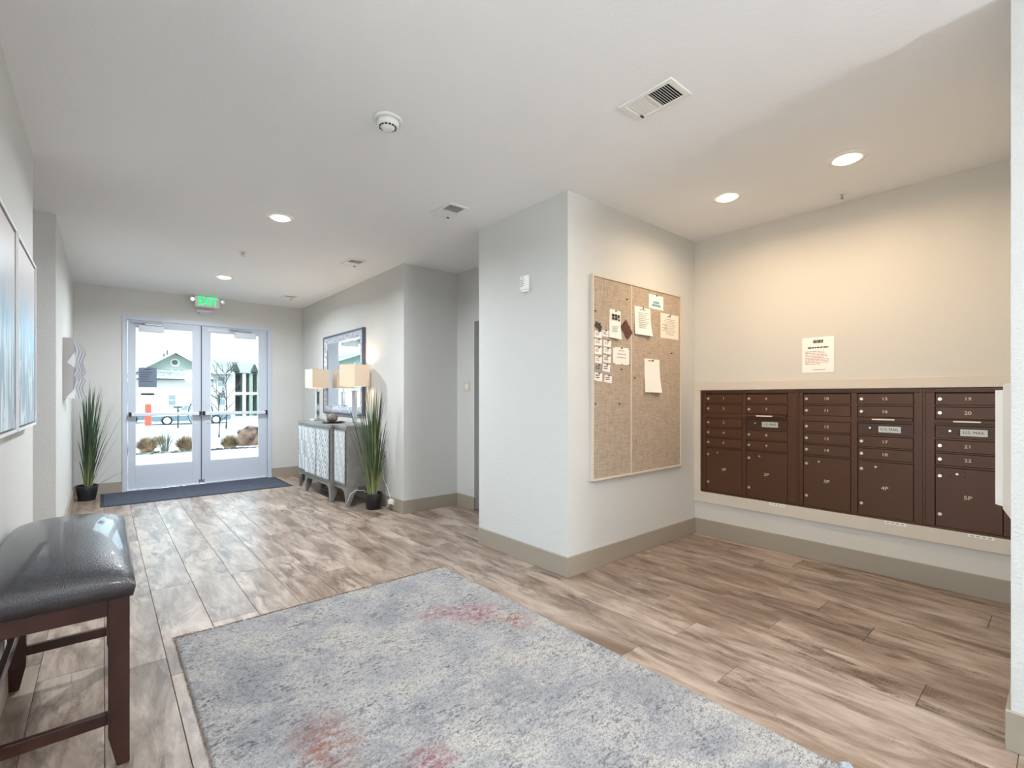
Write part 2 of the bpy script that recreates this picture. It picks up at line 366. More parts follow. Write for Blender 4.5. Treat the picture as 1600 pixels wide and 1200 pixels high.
# ------------------------------------------------------------------ glass double door
fr = MB()
fr.box(fx0, fx0 + 0.045, YD - 0.012, YD + 0.14, 0, fz).box(fx1 - 0.06, fx1, YD - 0.012, YD + 0.14, 0, fz).box(fx0 + 0.045, fx1 - 0.06, YD - 0.012, YD + 0.14, fz - 0.055, fz)
fr.box(fx0 + 0.045, fx0 + 0.058, YD + 0.03, YD + 0.14, 0, fz - 0.055)
struct('trim_2', fr, 'door_paint', 'pale grey metal frame around the glass doors')
struct('trim_3', MB().box(fx0 + 0.046, fx1 - 0.061, YD - 0.04, YD + 0.16, 0.0005, 0.014, bev=0.004), 'steel', 'metal door threshold')
def leaf(name, x0, x1, gx0, gx1, label, hinge_left):
    gz0, gz1, y0, y1 = 0.335, 2.235, YD + 0.02, YD + 0.066; z0, z1 = 0.018, fz - 0.06
    m = MB().box(x0, gx0, y0, y1, z0, z1, bev=0.003).box(gx1, x1, y0, y1, z0, z1, bev=0.003).box(gx0, gx1, y0, y1, z0, gz0, bev=0.003).box(gx0, gx1, y0, y1, gz1, z1, bev=0.003)
    d = struct(name, m, 'door_paint', label)
    MB().box(gx0 - 0.004, gx1 + 0.004, y0 + 0.02, y0 + 0.026, gz0 - 0.004, gz1 + 0.004).build('glass_pane', 'glass_tinted', d)
    b = MB().box(gx0, gx0 + 0.008, y0 + 0.004, y0 + 0.019, gz0, gz1).box(gx1 - 0.008, gx1, y0 + 0.004, y0 + 0.019, gz0, gz1).box(gx0 + 0.008, gx1 - 0.008, y0 + 0.004, y0 + 0.019, gz0, gz0 + 0.008).box(gx0 + 0.008, gx1 - 0.008, y0 + 0.004, y0 + 0.019, gz1 - 0.008, gz1)
    b.build('glazing_bead', 'white_metal', d)
    pb = MB().box(x0 + 0.03, x1 - 0.03, y0 - 0.075, y0 - 0.045, 1.015, 1.06, bev=0.006).build('panic_bar', 'white_metal', d)
    for xx in (x0 + 0.008, x1 - 0.036): MB().box(xx, xx + 0.028, y0 - 0.08, y0 - 0.0005, 1.01, 1.068, bev=0.004).build('end_cap', 'black_plastic', pb, )
    hx = gx1 - 0.045 if hinge_left else gx0 + 0.045
    e = gx1 + 0.03 if hinge_left else gx0 - 0.03
    pts = [(e, y1, 1.19), (e, y1 + 0.05, 1.19)] + [(e + (hx - e) * math.sin(a), y1 + 0.05, 1.04 + 0.15 * math.cos(a)) for a in [math.pi * i / 10 for i in range(11)]] + [(e, y1 + 0.05, 0.89), (e, y1, 0.89)]
    MB().tube(pts, 0.012, 8).build('pull_handle', 'steel', d)
    for zz in (1.19, 0.89): MB().cyl((e, y0 - 0.006, zz), (e, y0 + 0.0005, zz), 0.011).build('bolt_head', 'steel', d)
    cx0, cx1 = (0.362, 0.648) if hinge_left else (1.515, 1.81)
    c = MB().box(cx0, cx1, y0 - 0.06, y0 - 0.0005, 2.17, 2.262, bev=0.008).build('door_closer', 'white_metal', d)
    if hinge_left: MB().box(0.43, 0.62, y0 - 0.05, y0 - 0.02, 2.265, 2.285, bev=0.004).box(0.30, 0.44, y0 - 0.045, y0 - 0.015, 2.286, 2.3, bev=0.003).build('closer_arm', 'steel', c)
    else: MB().box(1.55, 1.75, y0 - 0.05, y0 - 0.02, 2.265, 2.285, bev=0.004).box(1.45, 1.60, y0 - 0.045, y0 - 0.015, 2.286, 2.3, bev=0.003).build('closer_arm', 'steel', c)
    return d
d1 = leaf('door_1', 0.252, 1.094, 0.330, 0.988, 'left leaf of the glazed double door', True)
d2 = leaf('door_2', 1.099, 1.975, 1.207, 1.860, 'right leaf of the glazed double door', False)
MB().box(1.16, 1.44, YD + 0.008, YD + 0.0195, 2.245, 2.30, bev=0.003).build('mounting_plate', 'white_metal', d2)
MB().box(1.088, 1.099, YD + 0.015, YD + 0.0195, 0.03, fz - 0.06).build('astragal', 'frame_dark', d1)
for o in (d1, d2):
    MB().box(1.06 if o is d1 else 1.105, 1.088 if o is d1 else 1.133, YD + 0.004, YD + 0.0195, 0.02, 0.07, bev=0.003).build('floor_bolt', 'steel', o)

# ------------------------------------------------------------------ ceiling fixtures
def downlight(loc, label, warm, group, power, col, spread=165):
    x, y = loc; o = thing('ceiling_light', label, 'ceiling light', (x, y, H), group)
    MB().lathe((x, y, H), [(0.061, -0.004), (0.066, -0.008), (0.098, -0.006), (0.104, -0.0005)], 40, cap=False).build('trim_ring', 'white_plastic', o)
    MB().lathe((x, y, H), [(0.0605, -0.005), (0.058, -0.013), (0.045, -0.019), (0.025, -0.022), (0.002, -0.023)], 32).build('lens', 'lamp_lens_warm' if warm else 'lamp_lens', o)
    ld = bpy.data.lights.new('downlight_lamp', 'AREA'); ld.shape = 'DISK'; ld.size = 0.11; ld.energy = power; ld.color = col; ld.spread = R(spread)
    lo = bpy.data.objects.new('downlight_lamp', ld); C.objects.link(lo); lo.location = (0, 0, -0.034); lo.parent = o
    return o
COOL = (0.86, 0.94, 1.0); WARM = (1.0, 0.77, 0.52)
downlight((1.10, 4.20), 'round recessed ceiling light nearer the camera in the corridor', False, None, 29, COOL)
downlight((1.12, 6.72), 'round recessed ceiling light just in front of the exit sign', False, None, 30, COOL)
downlight((3.475, 1.652), 'warm recessed ceiling light in the mailbox alcove, nearer the cork board', True, None, 5.0, WARM, 168)
downlight((3.475, 0.907), 'warm recessed ceiling light in the mailbox alcove, farther from the cork board', True, None, 5.0, WARM, 168)
downlight((1.15, 1.0), 'unseen round ceiling light added above the rug for brightness', False, None, 8, COOL)  # out of view, added to lift the lobby brightness
def pendant(loc, label, power, col, r=0.16):  # unseen hanging globes, added to brighten the lobby
    x, y, z = loc; o = thing('added_pendant_lamp', label, 'added pendant lamp', (x, y, H))
    MB().lathe((x, y, z), [(r * math.sin(math.pi * i / 16) + 0.002, -r * math.cos(math.pi * i / 16)) for i in range(17)], 24).build('globe', 'added_globe_glow', o)
    MB().cyl((x, y, z + r), (x, y, H - 0.02), 0.006).build('stem', 'steel', o)
    MB().cyl((x, y, H - 0.025), (x, y, H - 0.0005), 0.06).build('canopy', 'white_plastic', o)
    return o
pendant((2.25, -2.35, 1.95), 'unseen white globe pendant added as fill light behind the rug', 0, None, 0.22)
pendant((0.32, -2.3, 1.95), 'unseen white globe pendant added as fill light near the front wall', 0, None, 0.11)

def vent(y, label, x=2.066, s=1.0):
    o = thing('ceiling_vent', label, 'air vent', (x, y, H), 'air vents along the corridor ceiling')
    w2, l2 = 0.092, 0.148
    m = MB().box(x - w2, x - w2 + 0.024, y - l2, y + l2, H - 0.009, H - 0.0005, bev=0.002, seg=1).box(x + w2 - 0.024, x + w2, y - l2, y + l2, H - 0.009, H - 0.0005, bev=0.002, seg=1)
    m.box(x - w2 + 0.024, x + w2 - 0.024, y - l2, y - l2 + 0.028, H - 0.009, H - 0.0005, bev=0.002, seg=1).box(x - w2 + 0.024, x + w2 - 0.024, y + l2 - 0.028, y + l2, H - 0.009, H - 0.0005, bev=0.002, seg=1)
    m.box(x - w2 + 0.024, x + w2 - 0.024, y - 0.006, y + 0.006, H - 0.009, H - 0.002)
    m.build('frame', 'white_plastic', o)
    MB().box(x - w2 + 0.01, x + w2 - 0.01, y - l2 + 0.01, y + l2 - 0.01, H - 0.0018, H - 0.0006).build('backing', 'dark_gap', o)
    n = 9
    for half, tilt in ((-1, 40), (1, -8)):
        for i in range(n):
            yy = y + half * (0.016 + i * 0.0125)
            MB().box(x - w2 + 0.024, x + w2 - 0.024, yy - 0.0052, yy + 0.0052, H - 0.0058, H - 0.0048, rot=Matrix.Rotation(R(tilt), 4, 'X')).build('slat', 'white_plastic', o)
    MB().box(x - 0.012 + 0.06, x + 0.02 + 0.05, y + l2 - 0.040, y + l2 - 0.034, H - 0.016, H - 0.008).build('lever', 'black_plastic', o)
    return o
vent(1.343, 'white louvred ceiling vent nearest the camera, close to the alcove')
vent(3.185, 'white louvred ceiling vent beside the wall corner with the thermostat')
vent(5.085, 'white louvred ceiling vent above the plant and console')
vent(7.45, 'white louvred ceiling vent farthest away, near the door wall')

o = thing('smoke_detector', 'round white smoke detector on the corridor ceiling', 'smoke detector', (1.14, 2.347, H))
MB().lathe((1.14, 2.347, H), [(0.074, -0.0005), (0.076, -0.008), (0.07, -0.014)], 40).build('base', 'white_plastic', o)
MB().lathe((1.14, 2.347, H), [(0.058, -0.0142), (0.056, -0.034), (0.05, -0.040), (0.036, -0.046), (0.034, -0.047)], 40).build('body', 'white_plastic', o)
MB().lathe((1.14, 2.347, H), [(0.034, -0.0472), (0.033, -0.053), (0.02, -0.057), (0.003, -0.058)], 32).build('cap', 'white_plastic', o)
for i in range(14):
    a = 2 * math.pi * i / 14
    MB().box(1.14 + 0.042 * math.cos(a) - 0.0025, 1.14 + 0.042 * math.cos(a) + 0.0025, 2.347 + 0.042 * math.sin(a) - 0.006, 2.347 + 0.042 * math.sin(a) + 0.006, H - 0.0475, H - 0.040, rot=Matrix.Rotation(a, 4, 'Z')).build('slot', 'dark_gap', o)
for (x, y), lb in (((1.065, 5.43), 'small fire sprinkler head on the corridor ceiling'), ((4.04, 1.085), 'small fire sprinkler head on the mailbox alcove ceiling')):
    o = thing('sprinkler', lb, 'sprinkler', (x, y, H), None)
    MB().lathe((x, y, H), [(0.036, -0.0005), (0.034, -0.006), (0.016, -0.009)], 24).build('escutcheon', 'white_plastic', o)
    MB().cyl((x, y, H - 0.032), (x, y, H - 0.009), 0.008).box(x - 0.016, x - 0.012, y - 0.004, y + 0.004, H - 0.05, H - 0.0095).box(x + 0.012, x + 0.016, y - 0.004, y + 0.004, H - 0.05, H - 0.0095).build('nozzle', 'steel', o)
    MB().cyl((x, y, H - 0.054), (x, y, H - 0.050), 0.02, 0.018).build('deflector', 'white_plastic', o)

# exit sign
ex0, ex1, ey, ez0, ez1 = 0.998, 1.305, YD - 0.13, 2.578, 2.738
o = thing('exit_sign', 'white exit sign with green letters and two emergency lamp heads above the doors', 'exit sign', ((ex0 + ex1) / 2, YD - 0.1, ez0))
MB().box(ex0, ex1, ey, ey + 0.06, ez0, ez1 - 0.002, bev=0.006).build('housing', 'white_plastic', o)
MB().box(ex0 + 0.06, ex1 - 0.06, ey + 0.061, YD - 0.001, ez0 + 0.02, ez1 - 0.01).build('mounting_box', 'white_plastic', o)
m = MB(); put_text(m, 'EXIT', ((ex0 + ex1) / 2, ey - 0.001, (ez0 + ez1) / 2), 0.165, '-Y', 0.72); m.build('lettering', 'exit_green', o)
# bolder lettering strokes come from a second, slightly shifted print
m = MB(); put_text(m, 'EXIT', ((ex0 + ex1) / 2 + 0.006, ey - 0.0012, (ez0 + ez1) / 2), 0.165, '-Y', 0.72); m.build('lettering', 'exit_green', o)
for sx, xx in ((-1, ex0), (1, ex1)):
    h = MB().cyl((xx + sx * 0.004, ey + 0.03, ez0 + 0.10), (xx + sx * 0.03, ey + 0.03, ez0 + 0.10), 0.01).build('lamp_arm', 'white_plastic', o)
    MB().cyl((xx + sx * 0.032, ey - 0.02, ez0 + 0.095), (xx + sx * 0.032, ey + 0.045, ez0 + 0.105), 0.030, 0.02).build('lamp_head', 'white_plastic', h)
    MB().cyl((xx + sx * 0.032, ey - 0.0245, ez0 + 0.0944), (xx + sx * 0.032, ey - 0.0205, ez0 + 0.095), 0.024).build('lamp_lens', 'chrome', h)
o = thing('door_sensor', 'small white motion sensor box under the exit sign', 'sensor', (1.12, YD, 2.50))
MB().box(1.03, 1.22, YD - 0.05, YD - 0.0005, 2.515, 2.548, bev=0.008).build('housing', 'white_plastic', o)
MB().box(1.06, 1.19, YD - 0.045, YD - 0.002, 2.492, 2.5145, bev=0.006).build('lens_cover', 'white_metal', o)

# notices on the door glass
def textlines(x0, x1, z1, z0, n, y, mats, h=0.5, rnd=None, align='l', face='-Y', skip=0.0):
    """rows of word blocks on a plane y (face -Y) or x (face -X); returns MB"""
    r = random.Random(rnd or 1); m = MB(); step = (z1 - z0) / n; Wd = abs(x1 - x0)
    for i in range(n):
        if r.random() < skip: continue
        zt = z1 - i * step; zb = zt - step * h; x = 0.0; end = Wd * (r.uniform(0.55, 1.0))
        sh = (Wd - end) / 2 if align == 'c' else 0
        while x < end:
            wl = min(r.uniform(0.06, 0.2) * Wd, end - x)
            if wl < 0.01 * Wd: break
            a, b = x + sh, x + wl + sh
            if face == '-Y': m.quad((x0 + a, y, zb), (x0 + b, y, zb), (x0 + b, y, zt), (x0 + a, y, zt))
            else: m.quad((y, x0 - a, zb), (y, x0 - b, zb), (y, x0 - b, zt), (y, x0 - a, zt))
            x += wl + 0.025 * Wd
    return m
gy = YD + 0.0395
mat('door_notice_backlit', rgb(118, 128, 146), 0.7)  # backlit darkening of the paper painted into its colour
mat('door_notice_ink', rgb(70, 78, 96), 0.7)
o = thing('notice', 'printed notice taped on the left door glass, backlit grey painted in', 'notice', (0.47, gy, 1.42))
MB().box(0.366, 0.568, gy - 0.0004, gy, 1.41, 1.683).build('sheet', 'door_notice_backlit', o)
textlines(0.39, 0.545, 1.62, 1.47, 5, gy - 0.0012, None, 0.35, 3).build('print', 'door_notice_ink', o)
textlines(0.43, 0.51, 1.668, 1.645, 1, gy - 0.0012, None, 0.7, 5).build('heading', 'door_notice_ink', o)
tag(MB().box(0.392, 0.541, gy - 0.0004, gy, 1.302, 1.33).build('sticker', 'dark_grey_and_shade'), 'narrow dark sticker strip below the notice on door glass', 'sticker')

# door mat
o = thing('door_mat', 'dark blue grey entrance mat in front of the glass doors', 'mat', (1.0, 7.75, 0))
MB().box(0.0, 2.04, 7.31, 8.24, 0.0005, 0.009, bev=0.003).build('carpet', 'mat_fabric', o)
m = MB().box(-0.03, 0.0, 7.28, 8.25, 0.0005, 0.006).box(2.04, 2.07, 7.28, 8.25, 0.0005, 0.006).box(0.0, 2.04, 7.28, 7.31, 0.0005, 0.006)
m.build('border', 'mat_edge', o)

# ------------------------------------------------------------------ mail units
zr = [(1.302, 1.222), (1.212, 1.129), (1.087, 1.003), (0.993, 0.912), (0.904, 0.821), (0.811, 0.412)]
XF = XM - 0.004          # frame front plane
def lock(mb, y, z, r=0.0105):
    mb.cyl((XF - 0.0001, y, z), (XF - 0.012, y, z), r, r * 0.92, 16)
def mail_unit(ya, yb, cols, label):
    """ya > yb, cols: list of (y_left, y_right, [numbers], parcel, outgoing?)"""
    o = thing('mailbox_unit', label, 'mailbox unit', (XM, (ya + yb) / 2, 0.4), 'wall mailbox units in the alcove')
    z0, z1 = 0.402, 1.334
    fm = MB(); zl = z0
    fm.box(XF, XM + 0.12, yb, ya, z1 - 0.028, z1, bev=0.002, seg=1).box(XF, XM + 0.12, yb, ya, z0, z0 + 0.01, bev=0.002, seg=1)
    ys = [ya] + [v for c in cols for v in (c[0], c[1])] + [yb]
    for i in range(0, len(ys), 2): fm.box(XF, XM + 0.12, ys[i + 1], ys[i], z0 + 0.0101, z1 - 0.0281, bev=0.002, seg=1)
    for c in cols:
        for (a, b), (a2, b2) in zip(zr, zr[1:]): fm.box(XF + 0.001, XM + 0.10, c[1], c[0], a2, b)
    fm.box(XF - 0.008, XF - 0.0001, yb, yb + 0.012, z0, z1).box(XF - 0.008, XF - 0.0001, ya - 0.012, ya, z0, z1).box(XF - 0.008, XF - 0.0001, yb + 0.0121, ya - 0.0121, z1 - 0.012, z1).box(XF - 0.008, XF - 0.0001, yb + 0.0121, ya - 0.0121, z0, z0 + 0.009)
    fm.build('frame', 'mail_bronze', o)
    MB().box(XM + 0.05, XM + 0.06, yb + 0.005, ya - 0.005, z0 + 0.012, z1 - 0.03).build('back', 'mail_bronze_dark', o)
    def door(c, r, num):
        a, b = zr[r]
        d = MB().box(XF + 0.003, XF + 0.016, c[1] + 0.003, c[0] - 0.003, b + 0.002, a - 0.003, bev=0.0015, seg=1).build('door', 'mail_bronze', o)
        yc = (c[0] + c[1]) / 2; zc = (a + b) / 2
        if r == 5:
            for zz in (a - 0.06, b + 0.085):
                MB().cyl((XF + 0.004, c[0] - 0.026, zz), (XF - 0.008, c[0] - 0.026, zz), 0.0115, 0.0105).cyl((XF - 0.0081, c[0] - 0.026, zz), (XF - 0.0095, c[0] - 0.026, zz), 0.004).build('lock', 'lock_metal', d)
            MB().cyl((XF + 0.004, c[0] - 0.11, a - 0.04), (XF - 0.001, c[0] - 0.11, a - 0.04), 0.0085, 0.007).build('key_slot', 'lock_metal', d)
            for dy, dz in ((-0.075, -0.026), (-0.075, -0.058), (-0.145, -0.026), (-0.145, -0.058)):
                MB().cyl((XF + 0.004, c[0] + dy, a + dz), (XF + 0.001, c[0] + dy, a + dz), 0.0045, 0.004, 10).build('rivet', 'mail_bronze_dark', d)
            zc = (a + b) / 2 + 0.01
        else:
            MB().cyl((XF + 0.004, c[0] - 0.026, zc), (XF - 0.008, c[0] - 0.026, zc), 0.0115, 0.0105).cyl((XF - 0.0081, c[0] - 0.026, zc), (XF - 0.0095, c[0] - 0.026, zc), 0.004).build('lock', 'lock_metal', d)
        m = MB(); put_text(m, num, (XF + 0.0022, yc, zc), 0.030 if r < 5 else 0.035, '-X', 1.2); m.build('number', 'number_white', d)
    for c in cols:
        nums = list(c[2]); rows = [0, 1, 3, 4] if c[4] else [0, 1, 2, 3, 4]
        for r, nm in zip(rows, nums): door(c, r, nm)
        door(c, 5, c[3])
        if c[4]:
            # outgoing slot: flap hood and labelled panel
            a, b = zr[2]
            f = MB().poly([(XF + 0.012, c[1] + 0.002, 1.128), (XF - 0.045, c[1] + 0.002, 1.122), (XF - 0.045, c[1] + 0.002, 1.110), (XF - 0.038, c[1] + 0.002, 1.110), (XF + 0.012, c[1] + 0.002, 1.119)], (0, c[0] - c[1] - 0.004, 0)).build('mail_flap', 'mail_bronze', o)
            yc = (c[0] + c[1]) / 2
            MB().box(XF - 0.0462, XF - 0.0452, yc - 0.065, yc + 0.065, 1.1115, 1.1205).build('flap_label', 'paper_cream', f)
            p = MB().box(XF + 0.004, XF + 0.016, c[1] + 0.003, c[0] - 0.003, b + 0.002, a - 0.003).build('outgoing_panel', 'mail_bronze', o)
            ly = yc - 0.028
            m = MB(); m.box(XF + 0.0005, XF + 0.0038, ly - 0.064, ly + 0.064, 1.022, 1.066, bev=0.001, seg=1); m.mi = 1
            put_text(m, 'U.S. MAIL', (XF - 0.0002, ly, 1.044), 0.026, '-X', 0.98); m.build('mail_label', ['mail_plate', 'ink'], p)
            MB().cyl((XF + 0.005, c[0] - 0.075, 1.052), (XF + 0.001, c[0] - 0.075, 1.052), 0.0075, 0.007).build('key_slot', 'lock_metal', p)
            for dy in (0.035, 0.115, 0.262): MB().cyl((XF + 0.005, c[0] - dy, 1.034 if dy < 0.2 else 1.044), (XF + 0.001, c[0] - dy, 1.034 if dy < 0.2 else 1.044), 0.0045, 0.004, 10).build('rivet', 'mail_bronze_dark', p)
        else: pass
    m = MB(); m.box(XM - 0.0195, XM - 0.0182, yb + 0.085, yb + 0.205, 0.377, 0.397); m.mi = 1
    for i in range(4): m.quad((XM - 0.0197, yb + 0.195 - i * 0.027, 0.3835), (XM - 0.0197, yb + 0.177 - i * 0.027, 0.3835), (XM - 0.0197, yb + 0.177 - i * 0.027, 0.391), (XM - 0.0197, yb + 0.195 - i * 0.027, 0.391))
    m.build('rating_label', ['paper', 'ink_soft'], o)
    return o
mail_unit(2.260, 1.449, [(2.217, 1.884, ['1', '2', '3', '4', '5'], '1P', False), (1.851, 1.518, ['6', '7', '8', '9'], '2P', True)], 'bronze mailbox unit with doors 1 to 9, nearest the cork board')
mail_unit(1.447, 0.673, [(1.405, 1.083, ['10', '11', '12', '13', '14'], '3P', False), (1.043, 0.719, ['15', '16', '17', '18'], '4P', True)], 'bronze mailbox unit with doors 10 to 18, middle of the row')
mail_unit(0.671, 0.240, [(0.609, 0.287, ['19', '20', '21', '22'], '5P', True)], 'bronze mailbox unit with doors 19 to 22, behind the white wall holder')
# white holder on the return wall
o = thing('paper_holder', 'white folded wall holder beside the right end of the mailboxes', 'holder', (2.8, 0.15, 0.81))
MB().poly([(2.60, 0.1505, 0.805), (2.88, 0.196, 0.805), (2.885, 0.192, 0.805), (2.62, 0.1505, 0.805)], (0, 0, 0.525)).build('side_panel', 'white_plastic', o)
MB().poly([(2.881, 0.1965, 0.815), (2.922, 0.222, 0.815), (2.926, 0.218, 0.815), (2.886, 0.1925, 0.815)], (0, 0, 0.49)).build('front_lip', 'white_plastic', o)
MB().poly([(2.94, 0.1505, 0.815), (2.94, 0.2, 0.815), (2.936, 0.2, 0.815), (2.936, 0.1505, 0.815)], (0, 0, 0.47)).build('end_panel', 'white_plastic', o)
MB().poly([(2.63, 0.151, 0.83), (2.88, 0.191, 0.83), (2.93, 0.2, 0.83), (2.935, 0.151, 0.83)], (0, 0, 0.004)).build('floor_panel', 'grey_plastic', o)

# alcove wall notice
o = thing('notice', 'white printed notice sheet on the wall above the mailboxes', 'notice', (XM, 1.30, 1.47))
ry = 1.303
MB().box(XM - 0.0018, XM - 0.0004, 1.194, 1.412, 1.468, 1.744).build('sheet', 'paper', o)
textlines(1.335, 1.265, 1.722, 1.695, 1, XM - 0.0022, None, 0.9, 8, face='-X').build('heading', 'ink', o)
textlines(1.385, 1.215, 1.668, 1.65, 1, XM - 0.0022, None, 0.6, 12, 'c', face='-X').build('title_line', 'ink', o)
textlines(1.39, 1.215, 1.635, 1.525, 9, XM - 0.0022, None, 0.45, 10, face='-X', skip=0.12).build('print', 'ink_pink', o)
textlines(1.34, 1.25, 1.492, 1.482, 1, XM - 0.0022, None, 0.6, 2, face='-X').build('footer', 'ink_soft', o)

# ------------------------------------------------------------------ pin board
YB = 2.327
mat('board_cloth', rgb(190, 170, 148), 0.95, bump=(260, 0.5, 0.003, 2))
def board_mat():
    m = M['board_cloth']; n, l = nodes(m); p = n['Principled BSDF']; g = n.new('ShaderNodeNewGeometry')
    out = None
    for sx, sz in ((260, 16), (16, 260)):
        k = n.new('ShaderNodeMapping'); k.inputs['Scale'].default_value = (sx, 1, sz); l.new(g.outputs['Position'], k.inputs[0])
        t = n.new('ShaderNodeTexNoise'); t.inputs['Scale'].default_value = 1; t.inputs['Detail'].default_value = 3; l.new(k.outputs[0], t.inputs['Vector'])
        if out is None: out = t.outputs['Fac']
        else:
            a = n.new('ShaderNodeMath'); a.operation = 'ADD'; l.new(out, a.inputs[0]); l.new(t.outputs['Fac'], a.inputs[1]); out = a.outputs[0]
    r = n.new('ShaderNodeValToRGB'); r.color_ramp.elements[0].position = 0.8; r.color_ramp.elements[1].position = 1.2
    mr = n.new('ShaderNodeMapRange'); mr.inputs[1].default_value = 0.75; mr.inputs[2].default_value = 1.25; l.new(out, mr.inputs[0])
    r.color_ramp.elements[0].position = 0; r.color_ramp.elements[1].position = 1
    r.color_ramp.elements[0].color = rgb(160, 142, 124); r.color_ramp.elements[1].color = rgb(198, 181, 162)
    l.new(mr.outputs[0], r.inputs[0]); l.new(r.outputs[0], p.inputs['Base Color'])
board_mat()
o = thing('pin_board', 'large cloth covered pin board with pale metal frame on the alcove wall', 'pin board', (3.35, YB, 0.65))
bx0, bx1, bz0, bz1 = 2.738, 3.968, 0.653, 2.186
m = MB().box(bx0, bx0 + 0.016, YB - 0.03, YB - 0.0005, bz0, bz1, bev=0.002, seg=1).box(bx1 - 0.016, bx1, YB - 0.03, YB - 0.0005, bz0, bz1, bev=0.002, seg=1)
m.box(bx0 + 0.016, bx1 - 0.016, YB - 0.03, YB - 0.0005, bz0, bz0 + 0.016, bev=0.002, seg=1).box(bx0 + 0.016, bx1 - 0.016, YB - 0.03, YB - 0.0005, bz1 - 0.016, bz1, bev=0.002, seg=1)
m.build('frame', 'trim_paint', o)
for xa, xb in ((bx0 + 0.0165, 3.210), (3.226, bx1 - 0.0165)): MB().box(xa, xb, YB - 0.022, YB - 0.002, bz0 + 0.0165, bz1 - 0.0165).build('cloth_panel', 'board_cloth', o)
MB().box(3.2105, 3.2255, YB - 0.026, YB - 0.003, bz0 + 0.0165, bz1 - 0.0165, bev=0.002, seg=1).build('centre_strip', 'trim_paint', o)
PY = YB - 0.0224
for i, (x, z) in enumerate(((3.081, 1.491), (3.057, 1.223), (2.77, 1.224), (3.156, 2.049), (2.768, 1.914), (3.26, 1.43), (3.80, 1.66))):
    MB().cyl((x, PY, z), (x, PY - 0.01, z), 0.004, 0.006, 8).build('push_pin', 'black_plastic', o)
def paper(name, label, cat, x0, x1, z0, z1, mt='paper', shear=0.0, tilt=0.0, pin='black_plastic', group=None, lift=0.0, dy=0.0):
    xc, zc = (x0 + x1) / 2, (z0 + z1) / 2
    o = thing(name, label, cat, (xc, PY - dy, z0), group)
    y = PY - 0.0004 - dy; nx, nz = 4, 8; m = MB(); V = []
    ca, sa = math.cos(R(tilt)), math.sin(R(tilt))
    for i in range(nz + 1):
        row = []
        for j in range(nx + 1):
            u, v = j / nx - 0.5, i / nz - 0.5
            x, z = u * (x1 - x0), v * (z1 - z0)
            X, Z = xc + x * ca - z * sa, zc + x * sa + z * ca
            l_ = lift * max(0, 0.5 - v) ** 2 * (1.0 + u)
            row.append(m.b.verts.new((X, y - l_, Z)))
        V.append(row)
    for i in range(nz):
        for j in range(nx): m.b.faces.new((V[i][j], V[i][j + 1], V[i + 1][j + 1], V[i + 1][j]))
    ge = bmesh.ops.extrude_face_region(m.b, geom=list(m.b.faces)); bmesh.ops.translate(m.b, vec=(0, -0.0006, 0), verts=[g for g in ge['geom'] if isinstance(g, bmesh.types.BMVert)])
    m.build('sheet', mt, o)
    if pin:
        xs, zs = xc - (z1 - z0) * 0.46 * -sa * -1, zc + (z1 - z0) * 0.46 * ca
        MB().cyl((xs, y - 0.001, zs), (xs, y - 0.011, zs), 0.0035, 0.0055, 8).build('pin', pin, o)
    return o
def on(o, x0, x1, z1, z0, n, mt, h=0.5, rnd=1, align='l', y=None, skip=0): 
    textlines(x0, x1, z1, z0, n, (y if y is not None else PY - 0.0016), None, h, rnd, align, skip=skip).build('print', mt, o)
p = paper('flyer', 'white flyer with two blue bars at the top of the pin board', 'flyer', 3.462, 3.678, 2.019, 2.138)
on(p, 3.50, 3.64, 2.085, 2.035, 2, 'ink_blue', 0.75, 4, 'c')
p = paper('letter', 'white letter with curling lower edge right of the board seam', 'letter', 3.262, 3.482, 1.783, 2.012, lift=0.018, tilt=-1)
on(p, 3.30, 3.46, 1.965, 1.83, 9, 'ink_soft', 0.35, 6, y=PY - 0.013)
on(p, 3.33, 3.42, 1.995, 1.985, 1, 'ink', 0.6, 6, y=PY - 0.003)
p = paper('letter', 'cream printed sheet at the right edge of the pin board', 'letter', 3.637, 3.924, 1.786, 2.0, 'paper_cream')
on(p, 3.67, 3.89, 1.955, 1.81, 10, 'ink_soft', 0.35, 9, 'c'); on(p, 3.74, 3.80, 1.982, 1.968, 1, 'ink', 0.6, 2)
on(p, 3.66, 3.74, 1.90, 1.83, 3, 'ink', 0.18, 5)
p = paper('sheet', 'tall blank white sheet pinned low on the right half of the board', 'paper', 3.397, 3.618, 1.314, 1.594, tilt=-1, lift=0.02)
on(p, 3.45, 3.56, 1.582, 1.572, 1, 'ink', 0.7, 3)
p = paper('flyer', 'white flyer with large dark characters left of the board seam', 'flyer', 2.937, 3.073, 1.727, 1.948, tilt=-4, lift=0.014)
m = MB()
for i, (ux, uz, ww, hh) in enumerate(((2.962, 1.905, .03, .018), (2.962, 1.878, .03, .016), (2.998, 1.905, .028, .018), (2.998, 1.878, .03, .016), (3.034, 1.9, .026, .024), (3.042, 1.872, .018, .018), (2.975, 1.893, .01, .03), (3.012, 1.893, .01, .03))):
    m.quad((ux, PY - 0.0075, uz - hh / 2), (ux + ww, PY - 0.0075, uz - hh / 2), (ux + ww, PY - 0.0075, uz + hh / 2), (ux, PY - 0.0075, uz + hh / 2))
m.build('headline', 'ink', p)
on(p, 2.96, 3.04, 1.82, 1.77, 4, 'ink_soft', 0.4, 2, y=PY - 0.0145)
p = paper('postcard', 'dark brown card pinned at a steep angle left of the board seam', 'card', 3.107, 3.197, 1.742, 1.876, 'brown_card', tilt=42, pin='black_plastic', dy=0.005)
m = MB()
